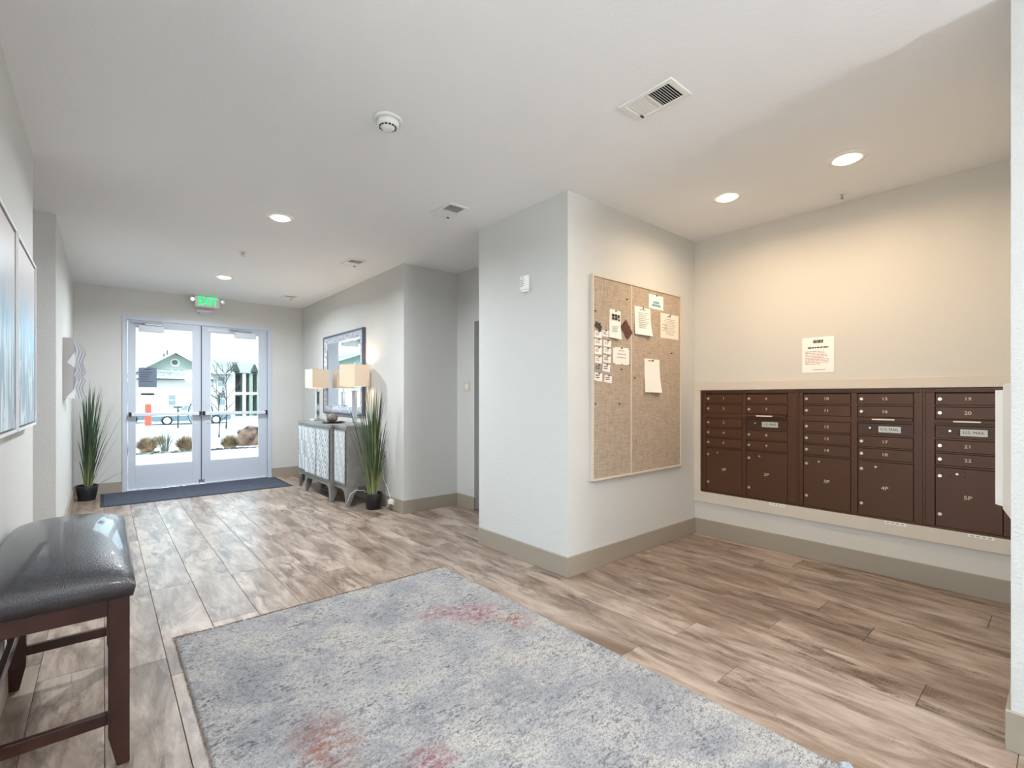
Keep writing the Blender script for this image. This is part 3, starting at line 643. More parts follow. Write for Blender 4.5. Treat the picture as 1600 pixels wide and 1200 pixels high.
for a, b in ((-0.03, 0.0), (0.0, -0.03), (0.012, 0.02)):
    m.quad((3.14 + a, PY - 0.0064, 1.79 + b), (3.17 + a, PY - 0.0064, 1.795 + b), (3.168 + a, PY - 0.0064, 1.802 + b), (3.138 + a, PY - 0.0064, 1.797 + b))
m.build('print', 'ink_red', p)
p = paper('sheet', 'wide white sheet with three short lines beside the business cards', 'paper', 2.984, 3.190, 1.529, 1.663)
on(p, 3.03, 3.15, 1.64, 1.56, 3, 'ink', 0.16, 4, 'c')
for x, z in ((2.99, 1.66), (3.185, 1.655), (2.99, 1.532), (3.09, 1.53), (3.185, 1.53)): MB().cyl((x, PY - 0.0012, z), (x, PY - 0.010, z), 0.0035, 0.005, 8).build('pin', 'grey_plastic', p)
p = paper('business_card', 'small dark card pinned above the columns of business cards', 'card', 2.768, 2.848, 1.78, 1.826, 'ink', tilt=-28)
cards = [(2.765, 2.851, 1.718, 1.766), (2.856, 2.930, 1.732, 1.78), (2.765, 2.851, 1.660, 1.706), (2.869, 2.96, 1.658, 1.705), (2.767, 2.85, 1.595, 1.647), (2.869, 2.96, 1.604, 1.648), (2.770, 2.85, 1.528, 1.578), (2.866, 2.958, 1.537, 1.588), (2.765, 2.853, 1.467, 1.516), (2.859, 2.949, 1.468, 1.524), (2.765, 2.853, 1.396, 1.455), (2.881, 2.969, 1.386, 1.44)]
rown = ['topmost', 'second from the top', 'third from the top', 'fourth from the top', 'fifth from the top', 'lowest']
inks = ['ink_soft', 'ink', 'ink_soft', 'ink_soft', 'ink_red', 'ink_soft', 'ink_soft', 'ink', 'ink', 'ink', 'ink', 'ink']
for i, (a, b, c_, d_) in enumerate(cards):
    lb = 'business card %s in the %s column of cards on the board' % (rown[i // 2], 'left' if i % 2 == 0 else 'right')
    p = paper('business_card', lb, 'card', a, b, c_, d_, 'paper' if i != 8 else 'ink_soft', tilt=random.uniform(-5, 2) if i < 8 else -6, group='business cards pinned on the board')
    on(p, a + 0.012, b - 0.02, d_ - 0.012, c_ + 0.012, 2, inks[i], 0.5, i + 3)

# thermostat-like sensor on the pillar, wall plate in the recess
o = thing('wall_sensor', 'small white wall sensor with printed face on the corridor pillar', 'sensor', (XP, 2.765, 2.09))
MB().box(XP - 0.028, XP - 0.0005, 2.722, 2.808, 2.105, 2.215, bev=0.006).build('housing', 'white_plastic', o)
MB().box(XP - 0.026, XP - 0.002, 2.728, 2.795, 2.088, 2.1045, bev=0.004).build('lower_cap', 'white_plastic', o)
textlines(2.80, 2.735, 2.185, 2.125, 4, XP - 0.0284, None, 0.5, 7, face='-X').build('print', 'ink_soft', o)
MB().cyl((XP - 0.0281, 2.775, 2.20), (XP - 0.029, 2.775, 2.20), 0.005).build('led', 'ink', o)
o = thing('wall_plate', 'small pale call button plate on the recess wall', 'wall plate', (3.2, 4.555, 1.34))
MB().box(3.192, 3.1995, 4.498, 4.612, 1.345, 1.452, bev=0.002).build('plate', 'trim_paint', o)
MB().box(3.1885, 3.1918, 4.53, 4.58, 1.375, 1.425, bev=0.001, seg=1).build('button', 'white_plastic', o)
o = thing('wall_outlet', 'white wall outlet with plug behind the right plant', 'outlet', (XP, 5.02, 0.12))
MB().box(XP - 0.022, XP - 0.0145, 4.97, 5.05, 0.06, 0.125, bev=0.002).build('plate', 'white_plastic', o)
MB().box(XP - 0.06, XP - 0.0225, 4.985, 5.035, 0.07, 0.118, bev=0.006).build('plug', 'white_plastic', o)

# ------------------------------------------------------------------ console cabinet
cy0, cy1, ca, cb = 5.45, 7.22, 5.845, 6.80
cxs, cxc, cxb = 2.135, 2.09, 2.48; cz0, cz1 = 0.22, 0.94
con = thing('console_cabinet', 'silver grey console cabinet with carved diamond pattern doors by the wall', 'cabinet', (2.3, 6.33, 0))
m = MB().box(cxs, cxb, cy0, cy1, cz0, cz1 - 0.03, bev=0.003).box(cxc, cxs + 0.01, ca, cb, cz0, cz1 - 0.03, bev=0.003)
m.build('body', 'console_silver', con)
MB().poly([(cxb, cy0 - 0.008, cz1 - 0.03), (cxs - 0.008, cy0 - 0.008, cz1 - 0.03), (cxs - 0.008, ca - 0.008, cz1 - 0.03), (cxc - 0.008, ca - 0.008, cz1 - 0.03), (cxc - 0.008, cb + 0.008, cz1 - 0.03), (cxs - 0.008, cb + 0.008, cz1 - 0.03), (cxs - 0.008, cy1 + 0.008, cz1 - 0.03), (cxb, cy1 + 0.008, cz1 - 0.03)], (0, 0, 0.03)).build('top', 'console_silver', con)
def lattice(x, y0, y1, z0, z1, nx, nz):
    """carved concentric diamonds, clipped to the panel, as raised strips on plane x facing -X"""
    m = MB(); cw, ch = (y1 - y0) / nx, nz
    def clip(poly):
        for ax, lim, sg in ((0, y0, 1), (0, y1, -1), (1, z0, 1), (1, z1, -1)):
            out = []
            for i in range(len(poly)):
                a, b = poly[i - 1], poly[i]; da, db = (a[ax] - lim) * sg, (b[ax] - lim) * sg
                if (da >= 0) != (db >= 0):
                    t_ = da / (da - db); out.append((a[0] + (b[0] - a[0]) * t_, a[1] + (b[1] - a[1]) * t_))
                if db >= 0: out.append(b)
            poly = out
            if len(poly) < 3: return None
        return poly
    centres = [(y0 + (i + 0.5) * cw, z0 + (j + 0.5) * ch) for i in range(nx) for j in range(3)] + [(y0 + i * cw, z0 + j * ch) for i in range(nx + 1) for j in range(3)]
    for (cy, cz) in centres:
        for ro, ri in ((0.475, 0.39), (0.31, 0.225), (0.15, 0.075)):
            for sy, sz in ((1, 1), (1, -1), (-1, 1), (-1, -1)):
                q = [(cy + sy * ro * cw, cz), (cy, cz + sz * ro * ch), (cy, cz + sz * ri * ch), (cy + sy * ri * cw, cz)]
                if ri == 0: q = q[:2] + [(cy, cz)]
                q = clip(q)
                if q: m.poly([(x, a, b) for a, b in q], (-0.003, 0, 0))
    return m
for xf, ya, yb, nx in ((cxs, cy0 + 0.012, ca - 0.03, 2), (cxc, ca + 0.012, (ca + cb) / 2 - 0.002, 2), (cxc, (ca + cb) / 2 + 0.002, cb - 0.012, 2), (cxs, cb + 0.03, cy1 - 0.012, 2)):
    d = MB().box(xf - 0.010, xf - 0.0005, ya, yb, cz0 + 0.035, cz1 - 0.05, bev=0.002, seg=1).build('door', 'console_inlay', con)
    lattice(xf - 0.0101, ya + 0.016, yb - 0.016, cz0 + 0.052, cz1 - 0.066, nx, 0.40).build('carved_pattern', 'console_lattice', d)
    b = MB().box(xf - 0.013, xf - 0.0101, ya, ya + 0.013, cz0 + 0.035, cz1 - 0.05).box(xf - 0.013, xf - 0.0101, yb - 0.013, yb, cz0 + 0.035, cz1 - 0.05).box(xf - 0.013, xf - 0.0101, ya + 0.0131, yb - 0.0131, cz0 + 0.035, cz0 + 0.049).box(xf - 0.013, xf - 0.0101, ya + 0.0131, yb - 0.0131, cz1 - 0.064, cz1 - 0.05)
    b.build('door_rim', 'console_silver', d)
def foot(x, y, sy, name='leg'):
    """bracket foot with a curved knee running in direction sy along y, and the same along +x"""
    m = MB(); prof = [(0, 0.0), (0.032, 0.0), (0.045, 0.09), (0.06, 0.14), (0.09, 0.175), (0.14, 0.195), (0.14, cz0), (0, cz0)]
    m.poly([(x, y + sy * a, z) for a, z in prof], (0.03, 0, 0))
    m.poly([(x + 0.0301 + (a if a > 0.03 else 0), y, z) for a, z in [(0, 0.0), (0.02, 0.0), (0.045, 0.09), (0.06, 0.14), (0.09, 0.175), (0.11, 0.195), (0.11, cz0), (0, cz0)]], (0, sy * 0.03, 0))
    m.build(name, 'console_silver', con)
for a, b, xf in ((cy0, 1, cxs), (cy1, -1, cxs), (ca, 1, cxc), (cb, -1, cxc)): foot(xf, a, b)
for a, s in ((cy0, 1), (cy1, -1)): MB().poly([(cxb - 0.035, a, 0), (cxb - 0.001, a, 0), (cxb - 0.001, a, cz0), (cxb - 0.08, a, cz0), (cxb - 0.045, a, 0.12)], (0, s * 0.03, 0)).build('leg', 'console_silver', con)
m = MB()
for ya, yb, xf in ((cy0 + 0.14, ca - 0.001, cxs), (ca + 0.14, cb - 0.14, cxc), (cb + 0.001, cy1 - 0.14, cxs)): m.box(xf, xf + 0.025, ya, yb, 0.195, cz0 - 0.0005)
m.build('apron', 'console_silver', con)

# lamps
def table_lamp(x, y, rot, label):
    o = thing('table_lamp', label, 'table lamp', (x, y, cz1), 'table lamps on the console'); rz = Matrix.Rotation(R(rot), 4, 'Z')
    z0 = cz1
    MB().box(x - 0.075, x + 0.075, y - 0.075, y + 0.075, z0 + 0.0005, z0 + 0.03, bev=0.003, rot=rz).build('base', 'chrome', o)
    MB().box(x - 0.022, x + 0.022, y - 0.022, y + 0.022, z0 + 0.0305, z0 + 0.40, bev=0.003, rot=rz).build('column', 'chrome', o)
    MB().box(x - 0.029, x + 0.029, y - 0.029, y + 0.029, z0 + 0.4005, z0 + 0.415, bev=0.002, rot=rz).build('collar', 'chrome', o)
    MB().cyl((x, y, z0 + 0.4155), (x, y, z0 + 0.52), 0.008).build('stem', 'steel', o)
    MB().lathe((x, y, z0 + 0.57), [(0.035 * math.sin(math.pi * i / 10) + 0.001, -0.05 * math.cos(math.pi * i / 10)) for i in range(11)], 16).build('bulb', 'lamp_lens_warm', o)
    hw = 0.122; zs0, zs1 = 1.405, 1.665; sh = MB()
    for a in range(4):
        q = rz @ Matrix.Rotation(math.pi / 2 * a, 4, 'Z')
        pts = [q @ Vector(v) for v in ((-hw, -hw, 0), (hw, -hw, 0), (hw - 0.004, -hw + 0.004, 0), (-hw + 0.004, -hw + 0.004, 0))]
        sh.poly([(x + v.x, y + v.y, zs0) for v in pts], (0, 0, zs1 - zs0))
    s = sh.build('lamp_shade', 'shade_fabric', o)
    rim = MB()
    for zz in (zs0, zs1 - 0.006):
        for a in range(4):
            q = rz @ Matrix.Rotation(math.pi / 2 * a, 4, 'Z'); h2 = hw + 0.0012
            pts = [q @ Vector(v) for v in ((-h2, -h2, 0), (h2, -h2, 0), (h2 - 0.001, -h2 + 0.001, 0), (-h2 + 0.001, -h2 + 0.001, 0))]
            rim.poly([(x + v.x, y + v.y, zz) for v in pts], (0, 0, 0.006))
    rim.build('shade_trim', 'trim_paint', s)
    MB().box(x - hw + 0.005, x + hw - 0.005, y - 0.002, y + 0.002, zs1 - 0.012, zs1 - 0.009, rot=rz).box(x - 0.002, x + 0.002, y - hw + 0.005, y + hw - 0.005, zs1 - 0.0125, zs1 - 0.0095, rot=rz).cyl((x, y, zs1 - 0.012), (x, y, zs1 + 0.02), 0.005).build('finial', 'steel', o)
    ld = bpy.data.lights.new('bulb_lamp', 'POINT'); ld.energy = 1.5; ld.color = (1, 0.8, 0.58); ld.shadow_soft_size = 0.04
    lo = bpy.data.objects.new('bulb_lamp', ld); C.objects.link(lo); lo.parent = o; lo.location = (0, 0, 0.66)
    return o
table_lamp(2.30, 6.94, 5, 'chrome table lamp with square cream shade on the far end of the console')
table_lamp(2.30, 5.62, 23, 'chrome table lamp with square cream shade on the console end by the plant')
# tray and balls
ty = 6.22
tag(MB().lathe((2.26, ty, cz1), [(0.06, 0.0005), (0.11, 0.006), (0.15, 0.018), (0.148, 0.02), (0.10, 0.011), (0.02, 0.008)], 32).build('tray', 'tray', smooth=40), 'shallow dark tray on the console between the lamps', 'tray')
def ball(x, y, r, zb, label):
    o = thing('decorative_ball', label, 'ornament', (x, y, zb), 'ornamental balls on the console tray'); 
    MB().lathe((x, y, zb + r * 0.86), [(r * math.sin(math.pi * i / 12) + 0.001, -r * 0.86 * math.cos(math.pi * i / 12)) for i in range(13)], 24).build('body', 'ball_stone', o)
    for k_ in range(6):
        a = k_ * math.pi / 3
        pts = [(x + (r + 0.001) * math.cos(a) * math.sin(t_), y + (r + 0.001) * math.sin(a) * math.sin(t_), zb + r * 0.86 - r * 0.86 * math.cos(t_) ) for t_ in [0.3 + 2.5 * i / 8 for i in range(9)]]
        MB().tube(pts, 0.003, 5).build('rib', 'tray', o)
    return o
ball(2.235, 6.18, 0.068, cz1 + 0.0115, 'larger carved stone ball on the tray, toward the plant')
ball(2.285, 6.33, 0.055, cz1 + 0.012, 'smaller carved stone ball on the tray, toward the doors')

# mirror
my0, my1, mz0, mz1 = 5.765, 7.18, 1.040, 2.150
o = thing('wall_mirror', 'rectangular wall mirror with patterned silver frame above the console', 'mirror', (XP, 6.47, mz0))
def frame_strip(m, o0, o1, d0, d1):
    a0, a1, b0, b1 = my0 + o0, my1 - o0, mz0 + o0, mz1 - o0; c0, c1, e0, e1 = my0 + o1, my1 - o1, mz0 + o1, mz1 - o1
    P = lambda y, z, d: (XP - d, y, z)
    for q in (((a0, b0), (a1, b0), (c1, e0), (c0, e0)), ((a1, b0), (a1, b1), (c1, e1), (c1, e0)), ((a1, b1), (a0, b1), (c0, e1), (c1, e1)), ((a0, b1), (a0, b0), (c0, e0), (c0, e1))):
        m.quad(P(*q[0], d0), P(*q[1], d0), P(*q[2], d1), P(*q[3], d1))
m = MB(); prof = [(0.0, 0.001), (0.0, 0.035), (0.012, 0.042), (0.03, 0.036)]
for (a, b), (c_, d_) in zip(prof, prof[1:]): frame_strip(m, a, c_, b, d_)
mat('mirror_frame_dark', rgb(92, 95, 112), 0.35, 0.5)
m.build('outer_frame', 'mirror_frame_dark', o)
m = MB(); prof = [(0.03, 0.036), (0.06, 0.038), (0.105, 0.026), (0.11, 0.020)]
for (a, b), (c_, d_) in zip(prof, prof[1:]): frame_strip(m, a, c_, b, d_)
m.build('inner_frame', 'mirror_frame', o)
m = MB(); frame_strip(m, 0.11, 0.128, 0.0205, 0.014); m.build('bevel', 'mirror_glass', o)
MB().box(XP - 0.014, XP - 0.004, my0 + 0.128, my1 - 0.128, mz0 + 0.128, mz1 - 0.128).build('glass', 'mirror_glass', o)

# ------------------------------------------------------------------ plants
def blade_mesh(L, w, bend, seed, mt):
    """long narrow leaf: V-folded strip rising along z and bending toward +x"""
    r = random.Random(seed); m = MB(); n = 9; prev = None
    for i in range(n + 1):
        s = i / n; wd = w * (0.55 + 0.9 * s) * (1 - s) ** 0.55 if s < 1 else 0
        wd = max(wd, 0.0006); ang = bend * s ** 1.8
        x = L * bend * s ** 2.6 * 0.42; z = L * (s - 0.18 * bend * bend * s ** 3)
        row = [m.b.verts.new((x + 0.25 * wd, -wd, z)), m.b.verts.new((x, 0, z)), m.b.verts.new((x + 0.25 * wd, wd, z))]
        if prev:
            for k in range(2): f = m.b.faces.new((prev[k], prev[k + 1], row[k + 1], row[k])); f.smooth = True
        prev = row
    me = bpy.data.meshes.new('leaf'); m.b.to_mesh(me); m.b.free(); me.materials.append(M[mt]); return me
def grass_plant(x, y, r0, hpot, Hh, label, mats, seed, n=62, extra=(), wallside=1):
    rr = random.Random(seed)
    o = thing('potted_grass', label, 'plant', (x, y, 0), 'potted onion grass plants')
    p = MB().lathe((x, y, 0), [(r0 * 0.74, 0.0005), (r0 * 0.80, 0.01), (r0 * 0.95, hpot * 0.6), (r0, hpot - 0.004), (r0 - 0.004, hpot), (r0 - 0.012, hpot - 0.004), (r0 - 0.014, hpot - 0.03)], 32, cap=False).lathe((x, y, 0), [(r0 * 0.73, 0.001), (r0 * 0.745, 0.0006)], 32)
    p.build('pot', 'pot_black', o)
    MB().lathe((x, y, 0), [(r0 - 0.016, hpot - 0.05), (r0 - 0.016, hpot - 0.031), (0.02, hpot - 0.024)], 24).build('soil', 'soil', o)
    meshes = [blade_mesh(1, 0.0068 + 0.0014 * (i % 3), b, i, mats[i % len(mats)]) for i, b in enumerate((0.05, 0.10, 0.16, 0.22, 0.32, 0.45, 0.08, 0.13, 0.2))]
    def put(me, az, lean, L, rad):
        ob = bpy.data.objects.new('leaf', me); C.objects.link(ob); ob.parent = o
        reach = L * (math.sin(lean) + 0.25) * math.cos(az) * wallside
        if reach > 0.10 and L > 0.35: az = -math.pi / 2 + rr.uniform(-0.6, 0.3) * wallside
        ob.location = (rad * math.cos(az), rad * math.sin(az), hpot - 0.045)
        ob.rotation_euler = (Matrix.Rotation(az, 4, 'Z') @ Matrix.Rotation(lean, 4, 'Y')).to_euler(); wv = rr.uniform(0.85, 1.25)
        ob.scale = (L, L * wv if L > 0.6 else wv, L)
        ob.scale = (L, wv, L)
    for i in range(n):
        az = rr.uniform(0, 2 * math.pi); q = rr.random()
        L = (Hh - hpot) * rr.uniform(0.66, 1.06) * (1 - 0.25 * q * q); lean = R(1.0 + 11.0 * q ** 1.6)
        put(meshes[rr.choice((0, 1, 2, 6, 7, 3) if q < 0.7 else (2, 3, 4, 8))], az, lean, L, rr.uniform(0.0, 0.06))
    for i in range(16):
        az = rr.uniform(0, 2 * math.pi); put(meshes[rr.choice((3, 4, 8))], az, R(rr.uniform(10, 20)), (Hh - hpot) * rr.uniform(0.3, 0.55), rr.uniform(0.02, 0.06))
    for az, lean, L, mi_ in extra: put(meshes[mi_], R(az), R(lean), L, 0.05)
    return o
for nm, base_c in (('leaf_green', rgb(150, 158, 96)), ('leaf_light', rgb(176, 182, 122)), ('leaf_dark', rgb(104, 118, 76))):
    m_ = M[nm]; n_, l_ = nodes(m_); p_ = n_['Principled BSDF']; src = p_.inputs['Base Color'].links[0].from_socket
    tc = n_.new('ShaderNodeTexCoord'); sp_ = n_.new('ShaderNodeSeparateXYZ'); l_.new(tc.outputs['Object'], sp_.inputs[0])
    mr_ = n_.new('ShaderNodeMapRange'); mr_.inputs[1].default_value = 0.0; mr_.inputs[2].default_value = 0.55; l_.new(sp_.outputs['Z'], mr_.inputs[0])
    mx_ = n_.new('ShaderNodeMix'); mx_.data_type = 'RGBA'; mx_.inputs[6].default_value = base_c; l_.new(mr_.outputs[0], mx_.inputs[0]); l_.new(src, mx_.inputs[7]); l_.new(mx_.outputs[2], p_.inputs['Base Color'])
grass_plant(2.35, 5.20, 0.098, 0.185, 1.50, 'tall green onion grass in black pot beside the console', ['leaf_green', 'leaf_light', 'leaf_dark'], 5, 72, ((200, 40, 0.42, 4), (300, 18, 0.62, 4), (250, 24, 0.5, 3)))
grass_plant(-0.155, 7.92, 0.105, 0.19, 1.48, 'tall dark onion grass in black pot in the corner left of the doors', ['leaf_dark', 'leaf_green', 'leaf_dark'], 9, 80, ((-20, 52, 0.62, 3), (-35, 58, 0.5, 2), (0, 30, 0.6, 3)), -1)

# white cord by the console
pts = [(2.12, 5.41, 0.05), (2.16, 5.40, 0.16), (2.22, 5.39, 0.20), (2.31, 5.37, 0.185), (2.36, 5.35, 0.12), (2.42, 5.33, 0.03), (2.43, 5.2, 0.008), (2.46, 5.08, 0.02), (2.462, 5.03, 0.09)]
tag(MB().tube(pts, 0.0035, 6).build('power_cord', 'white_plastic'), 'thin white power cord looping between the console foot and plant pot', 'cord')
pts = [(2.19, 5.10, 0.19), (2.205, 5.09, 0.12), (2.21, 5.08, 0.05), (2.215, 5.06, 0.006), (2.22, 5.03, 0.005)]
pts2 = [(2.486, 5.36, 0.93), (2.487, 5.30, 0.6), (2.484, 5.22, 0.32), (2.478, 5.10, 0.22), (2.47, 5.03, 0.15), (2.465, 5.02, 0.12)]
tag(MB().tube(pts2, 0.0032, 6).build('lamp_cord', 'white_plastic'), 'thin white lamp cord hanging down the wall behind the right plant', 'cord')

# ------------------------------------------------------------------ bench
bx0, bx1, by0, by1 = -0.32, 0.076, 2.13, 3.02
ben = thing('bench', 'dark wooden bench with padded black leather seat against the left wall', 'bench', ((bx0 + bx1) / 2, (by0 + by1) / 2, 0))
zt = 0.585
def leg(x, y, sx, sy):
    s = 0.058; x1, y1 = x + sx * s, y + sy * s; m = MB(); t_ = 0.6
    V = [m.b.verts.new(v) for v in ((x, y, zt), (x1, y, zt), (x1, y1, zt), (x, y1, zt), (x, y, 0.11), (x1, y, 0.11), (x1, y1, 0.11), (x, y1, 0.11), (x, y, 0.0005), (x + sx * s * t_, y, 0.0005), (x + sx * s * t_, y + sy * s * t_, 0.0005), (x, y + sy * s * t_, 0.0005))]
    for f in ((0, 1, 2, 3), (8, 11, 10, 9)): m.b.faces.new([V[i] for i in f])
    for b0 in (0, 4):
        for i in range(4): m.b.faces.new((V[b0 + i], V[b0 + (i + 1) % 4], V[b0 + 4 + (i + 1) % 4], V[b0 + 4 + i]))
    bmesh.ops.bevel(m.b, geom=list(m.b.edges), offset=0.003, segments=2, affect='EDGES')
    m.build('leg', 'bench_wood', ben)
lx0, lx1, ly0, ly1 = bx0 + 0.006, bx1 - 0.006, by0 + 0.012, by1 - 0.012
leg(lx0, ly0, 1, 1); leg(lx1, ly0, -1, 1); leg(lx0, ly1, 1, -1); leg(lx1, ly1, -1, -1)
s = 0.058
for ya in (ly0 + 0.006, ly1 - 0.034): MB().box(lx0 + s + 0.0005, lx1 - s - 0.0005, ya, ya + 0.028, zt - 0.062, zt - 0.0005, bev=0.002).build('apron', 'bench_wood', ben)
for xa in (lx0 + 0.006, lx1 - 0.034): MB().box(xa, xa + 0.028, ly0 + s + 0.0005, ly1 - s - 0.0005, zt - 0.062, zt - 0.0005, bev=0.002).build('apron', 'bench_wood', ben)
for ya in (ly0 + 0.018, ly1 - 0.04): MB().box(lx0 + s + 0.0005, lx1 - s - 0.0005, ya, ya + 0.022, 0.145, 0.185, bev=0.002).build('stretcher', 'bench_wood', ben)
MB().box(lx0 + 0.018, lx0 + 0.04, ly0 + s + 0.0005, ly1 - s - 0.0005, 0.245, 0.285, bev=0.002).build('stretcher', 'bench_wood', ben)
MB().box(lx1 - 0.04, lx1 - 0.018, ly0 + s + 0.0005, ly1 - s - 0.0005, 0.265, 0.305, bev=0.002)
# cushion: superelliptic rounded pad
def cushion(x0, x1, y0, y1, z0, ze, zc):
    m = MB(); nx, ny = 28, 56; V = {}
    hx, hy = (x1 - x0) / 2, (y1 - y0) / 2; cx, cy = (x0 + x1) / 2, (y0 + y1) / 2
    def prof(t_):  # edge rounding
        return (1 - abs(t_) ** 7) ** (1 / 3.2) if abs(t_) < 1 else 0
    top = []
    for j in range(ny + 1):
        row = []
        for i in range(nx + 1):
            u = math.sin((i / nx - 0.5) * math.pi); v = math.sin((j / ny - 0.5) * math.pi)
            e = prof(u) * prof(v); crown = (1 - u * u) * (1 - v * v)
            bul = 1 + 0.0
            row.append(m.b.verts.new((cx + hx * u, cy + hy * v, z0 + 0.035 + (ze - z0 - 0.035) * e + (zc - ze) * crown ** 0.6)))
        top.append(row)
    for j in range(ny):
        for i in range(nx): f = m.b.faces.new((top[j][i], top[j][i + 1], top[j + 1][i + 1], top[j + 1][i])); f.smooth = True
    loop = [top[0][i] for i in range(nx)] + [top[j][nx] for j in range(ny)] + [top[ny][i] for i in range(nx, 0, -1)] + [top[j][0] for j in range(ny, 0, -1)]
    low = []
    for vtx in loop: low.append(m.b.verts.new((cx + (vtx.co.x - cx) * 0.965, cy + (vtx.co.y - cy) * 0.985, z0)))
    n = len(loop)
    for i in range(n): f = m.b.faces.new((loop[i], low[i], low[(i + 1) % n], loop[(i + 1) % n])); f.smooth = True
    m.b.faces.new(low)
    return m
cushion(bx0 - 0.004, bx1 + 0.010, by0 - 0.012, by1 + 0.17, zt + 0.0005, 0.685, 0.748).build('seat_cushion', 'leather', ben)

# ------------------------------------------------------------------ rug
rx0, rx1, ry0, ry1 = 0.283, 1.935, 0.49, 3.055
def rug_mat():
    m = bpy.data.materials.new('rug_pile'); m.use_nodes = True; n, l = nodes(m); p = n['Principled BSDF']; p.inputs['Roughness'].default_value = 0.95; p.inputs['Specular IOR Level'].default_value = 0.15
    g = n.new('ShaderNodeNewGeometry')
    def noise(sc, det, rough=0.6, sx=1, sy=1, dist=0, off=0):
        k = n.new('ShaderNodeMapping'); k.inputs['Scale'].default_value = (sx, sy, 1); k.inputs['Location'].default_value = (off, off * 0.7, 0); l.new(g.outputs['Position'], k.inputs[0])
        t = n.new('ShaderNodeTexNoise'); t.inputs['Scale'].default_value = sc; t.inputs['Detail'].default_value = det; t.inputs['Roughness'].default_value = rough; t.inputs['Distortion'].default_value = dist; l.new(k.outputs[0], t.inputs['Vector']); return t.outputs['Fac']
    def ramp(src, stops):
        r = n.new('ShaderNodeValToRGB'); e = r.color_ramp.elements
        while len(e) < len(stops): e.new(0.5)
        for el, (pos, c) in zip(e, stops): el.position = pos; el.color = c
        l.new(src, r.inputs[0]); return r.outputs[0]
    def mix(a, b, fac, mode='MIX'):
        x = n.new('ShaderNodeMix'); x.data_type = 'RGBA'; x.blend_type = mode
        for s_, v in ((x.inputs[6], a), (x.inputs[7], b), (x.inputs[0], fac)):
            if isinstance(v, (float, int, tuple)): s_.default_value = v
            else: l.new(v, s_)
        return x.outputs[2]
    def math2(op, a, b):
        x = n.new('ShaderNodeMath'); x.operation = op; x.use_clamp = True
        for s_, v in ((x.inputs[0], a), (x.inputs[1], b)):
            if isinstance(v, (float, int)): s_.default_value = v
            else: l.new(v, s_)
        return x.outputs[0]
    def spot(cx, cy, rx_, ry_):
        k = n.new('ShaderNodeMapping'); k.vector_type = 'POINT'; k.inputs['Location'].default_value = (-cx / rx_, -cy / ry_, 0); k.inputs['Scale'].default_value = (1 / rx_, 1 / ry_, 0); l.new(g.outputs['Position'], k.inputs[0])
        ln = n.new('ShaderNodeVectorMath'); ln.operation = 'LENGTH'; l.new(k.outputs[0], ln.inputs[0])
        mr = n.new('ShaderNodeMapRange'); mr.inputs[1].default_value = 1.0; mr.inputs[2].default_value = 0.2; l.new(ln.outputs['Value'], mr.inputs[0]); return mr.outputs[0]
    blotch = noise(3.2, 5, 0.65, 1, 1, 0.6)
    base = ramp(blotch, [(0.35, rgb(148, 147, 149)), (0.5, rgb(170, 167, 165)), (0.65, rgb(186, 180, 171))])
    sp = noise(42, 4, 0.75, 0.7, 1.5); spk = ramp(sp, [(0.50, (0, 0, 0, 1)), (0.64, (1, 1, 1, 1))])
    clus = ramp(noise(5, 4, 0.6, 1, 1, 0.4, 7), [(0.40, (0.25, 0.25, 0.25, 1)), (0.60, (1, 1, 1, 1))])
    c = mix(base, rgb(84, 84, 90), mix(spk, clus, 1.0, 'MULTIPLY'))
    fine = noise(150, 2, 0.6, 0.6, 1.6); c = mix(c, rgb(92, 92, 100), ramp(fine, [(0.50, (0, 0, 0, 1)), (0.68, (0.9, 0.9, 0.9, 1))]))
    grit = ramp(noise(26, 5, 0.75, 0.8, 1.2, 0, 3), [(0.40, (0, 0, 0, 1)), (0.60, (1, 1, 1, 1))])
    def patch(c, spots, col, k):
        tot = None
        for s_ in spots:
            v = spot(*s_); tot = v if tot is None else math2('ADD', tot, v)
        f = math2('MULTIPLY', math2('MULTIPLY', tot, grit), k)
        return mix(c, col, f)
    c = patch(c, [PW[0], PW[1]], rgb(136, 66, 76), 0.95)
    c = patch(c, [PW[2], PW[3]], rgb(132, 76, 58), 0.9)
    c = patch(c, [PW[4], PW[5]], rgb(140, 60, 76), 0.9)
    c = patch(c, [PW[6], PW[7]], rgb(104, 106, 110), 0.55)
    l.new(c, p.inputs['Base Color']); 
    p.inputs['Sheen Weight'].default_value = 0.15
    M['rug_pile'] = m
PW = [(1.66, 2.28, 0.20, 0.20), (1.50, 2.42, 0.16, 0.12), (0.62, 1.78, 0.16, 0.26), (1.78, 2.05, 0.12, 0.16), (0.86, 1.46, 0.12, 0.12), (0.70, 1.30, 0.1, 0.1), (0.75, 1.55, 0.22, 0.18), (1.3, 1.6, 0.3, 0.3)]
rug_mat()
rug = thing('area_rug', 'pale grey mottled shag rug with faded red patches on the lobby floor', 'rug', ((rx0 + rx1) / 2, (ry0 + ry1) / 2, 0))
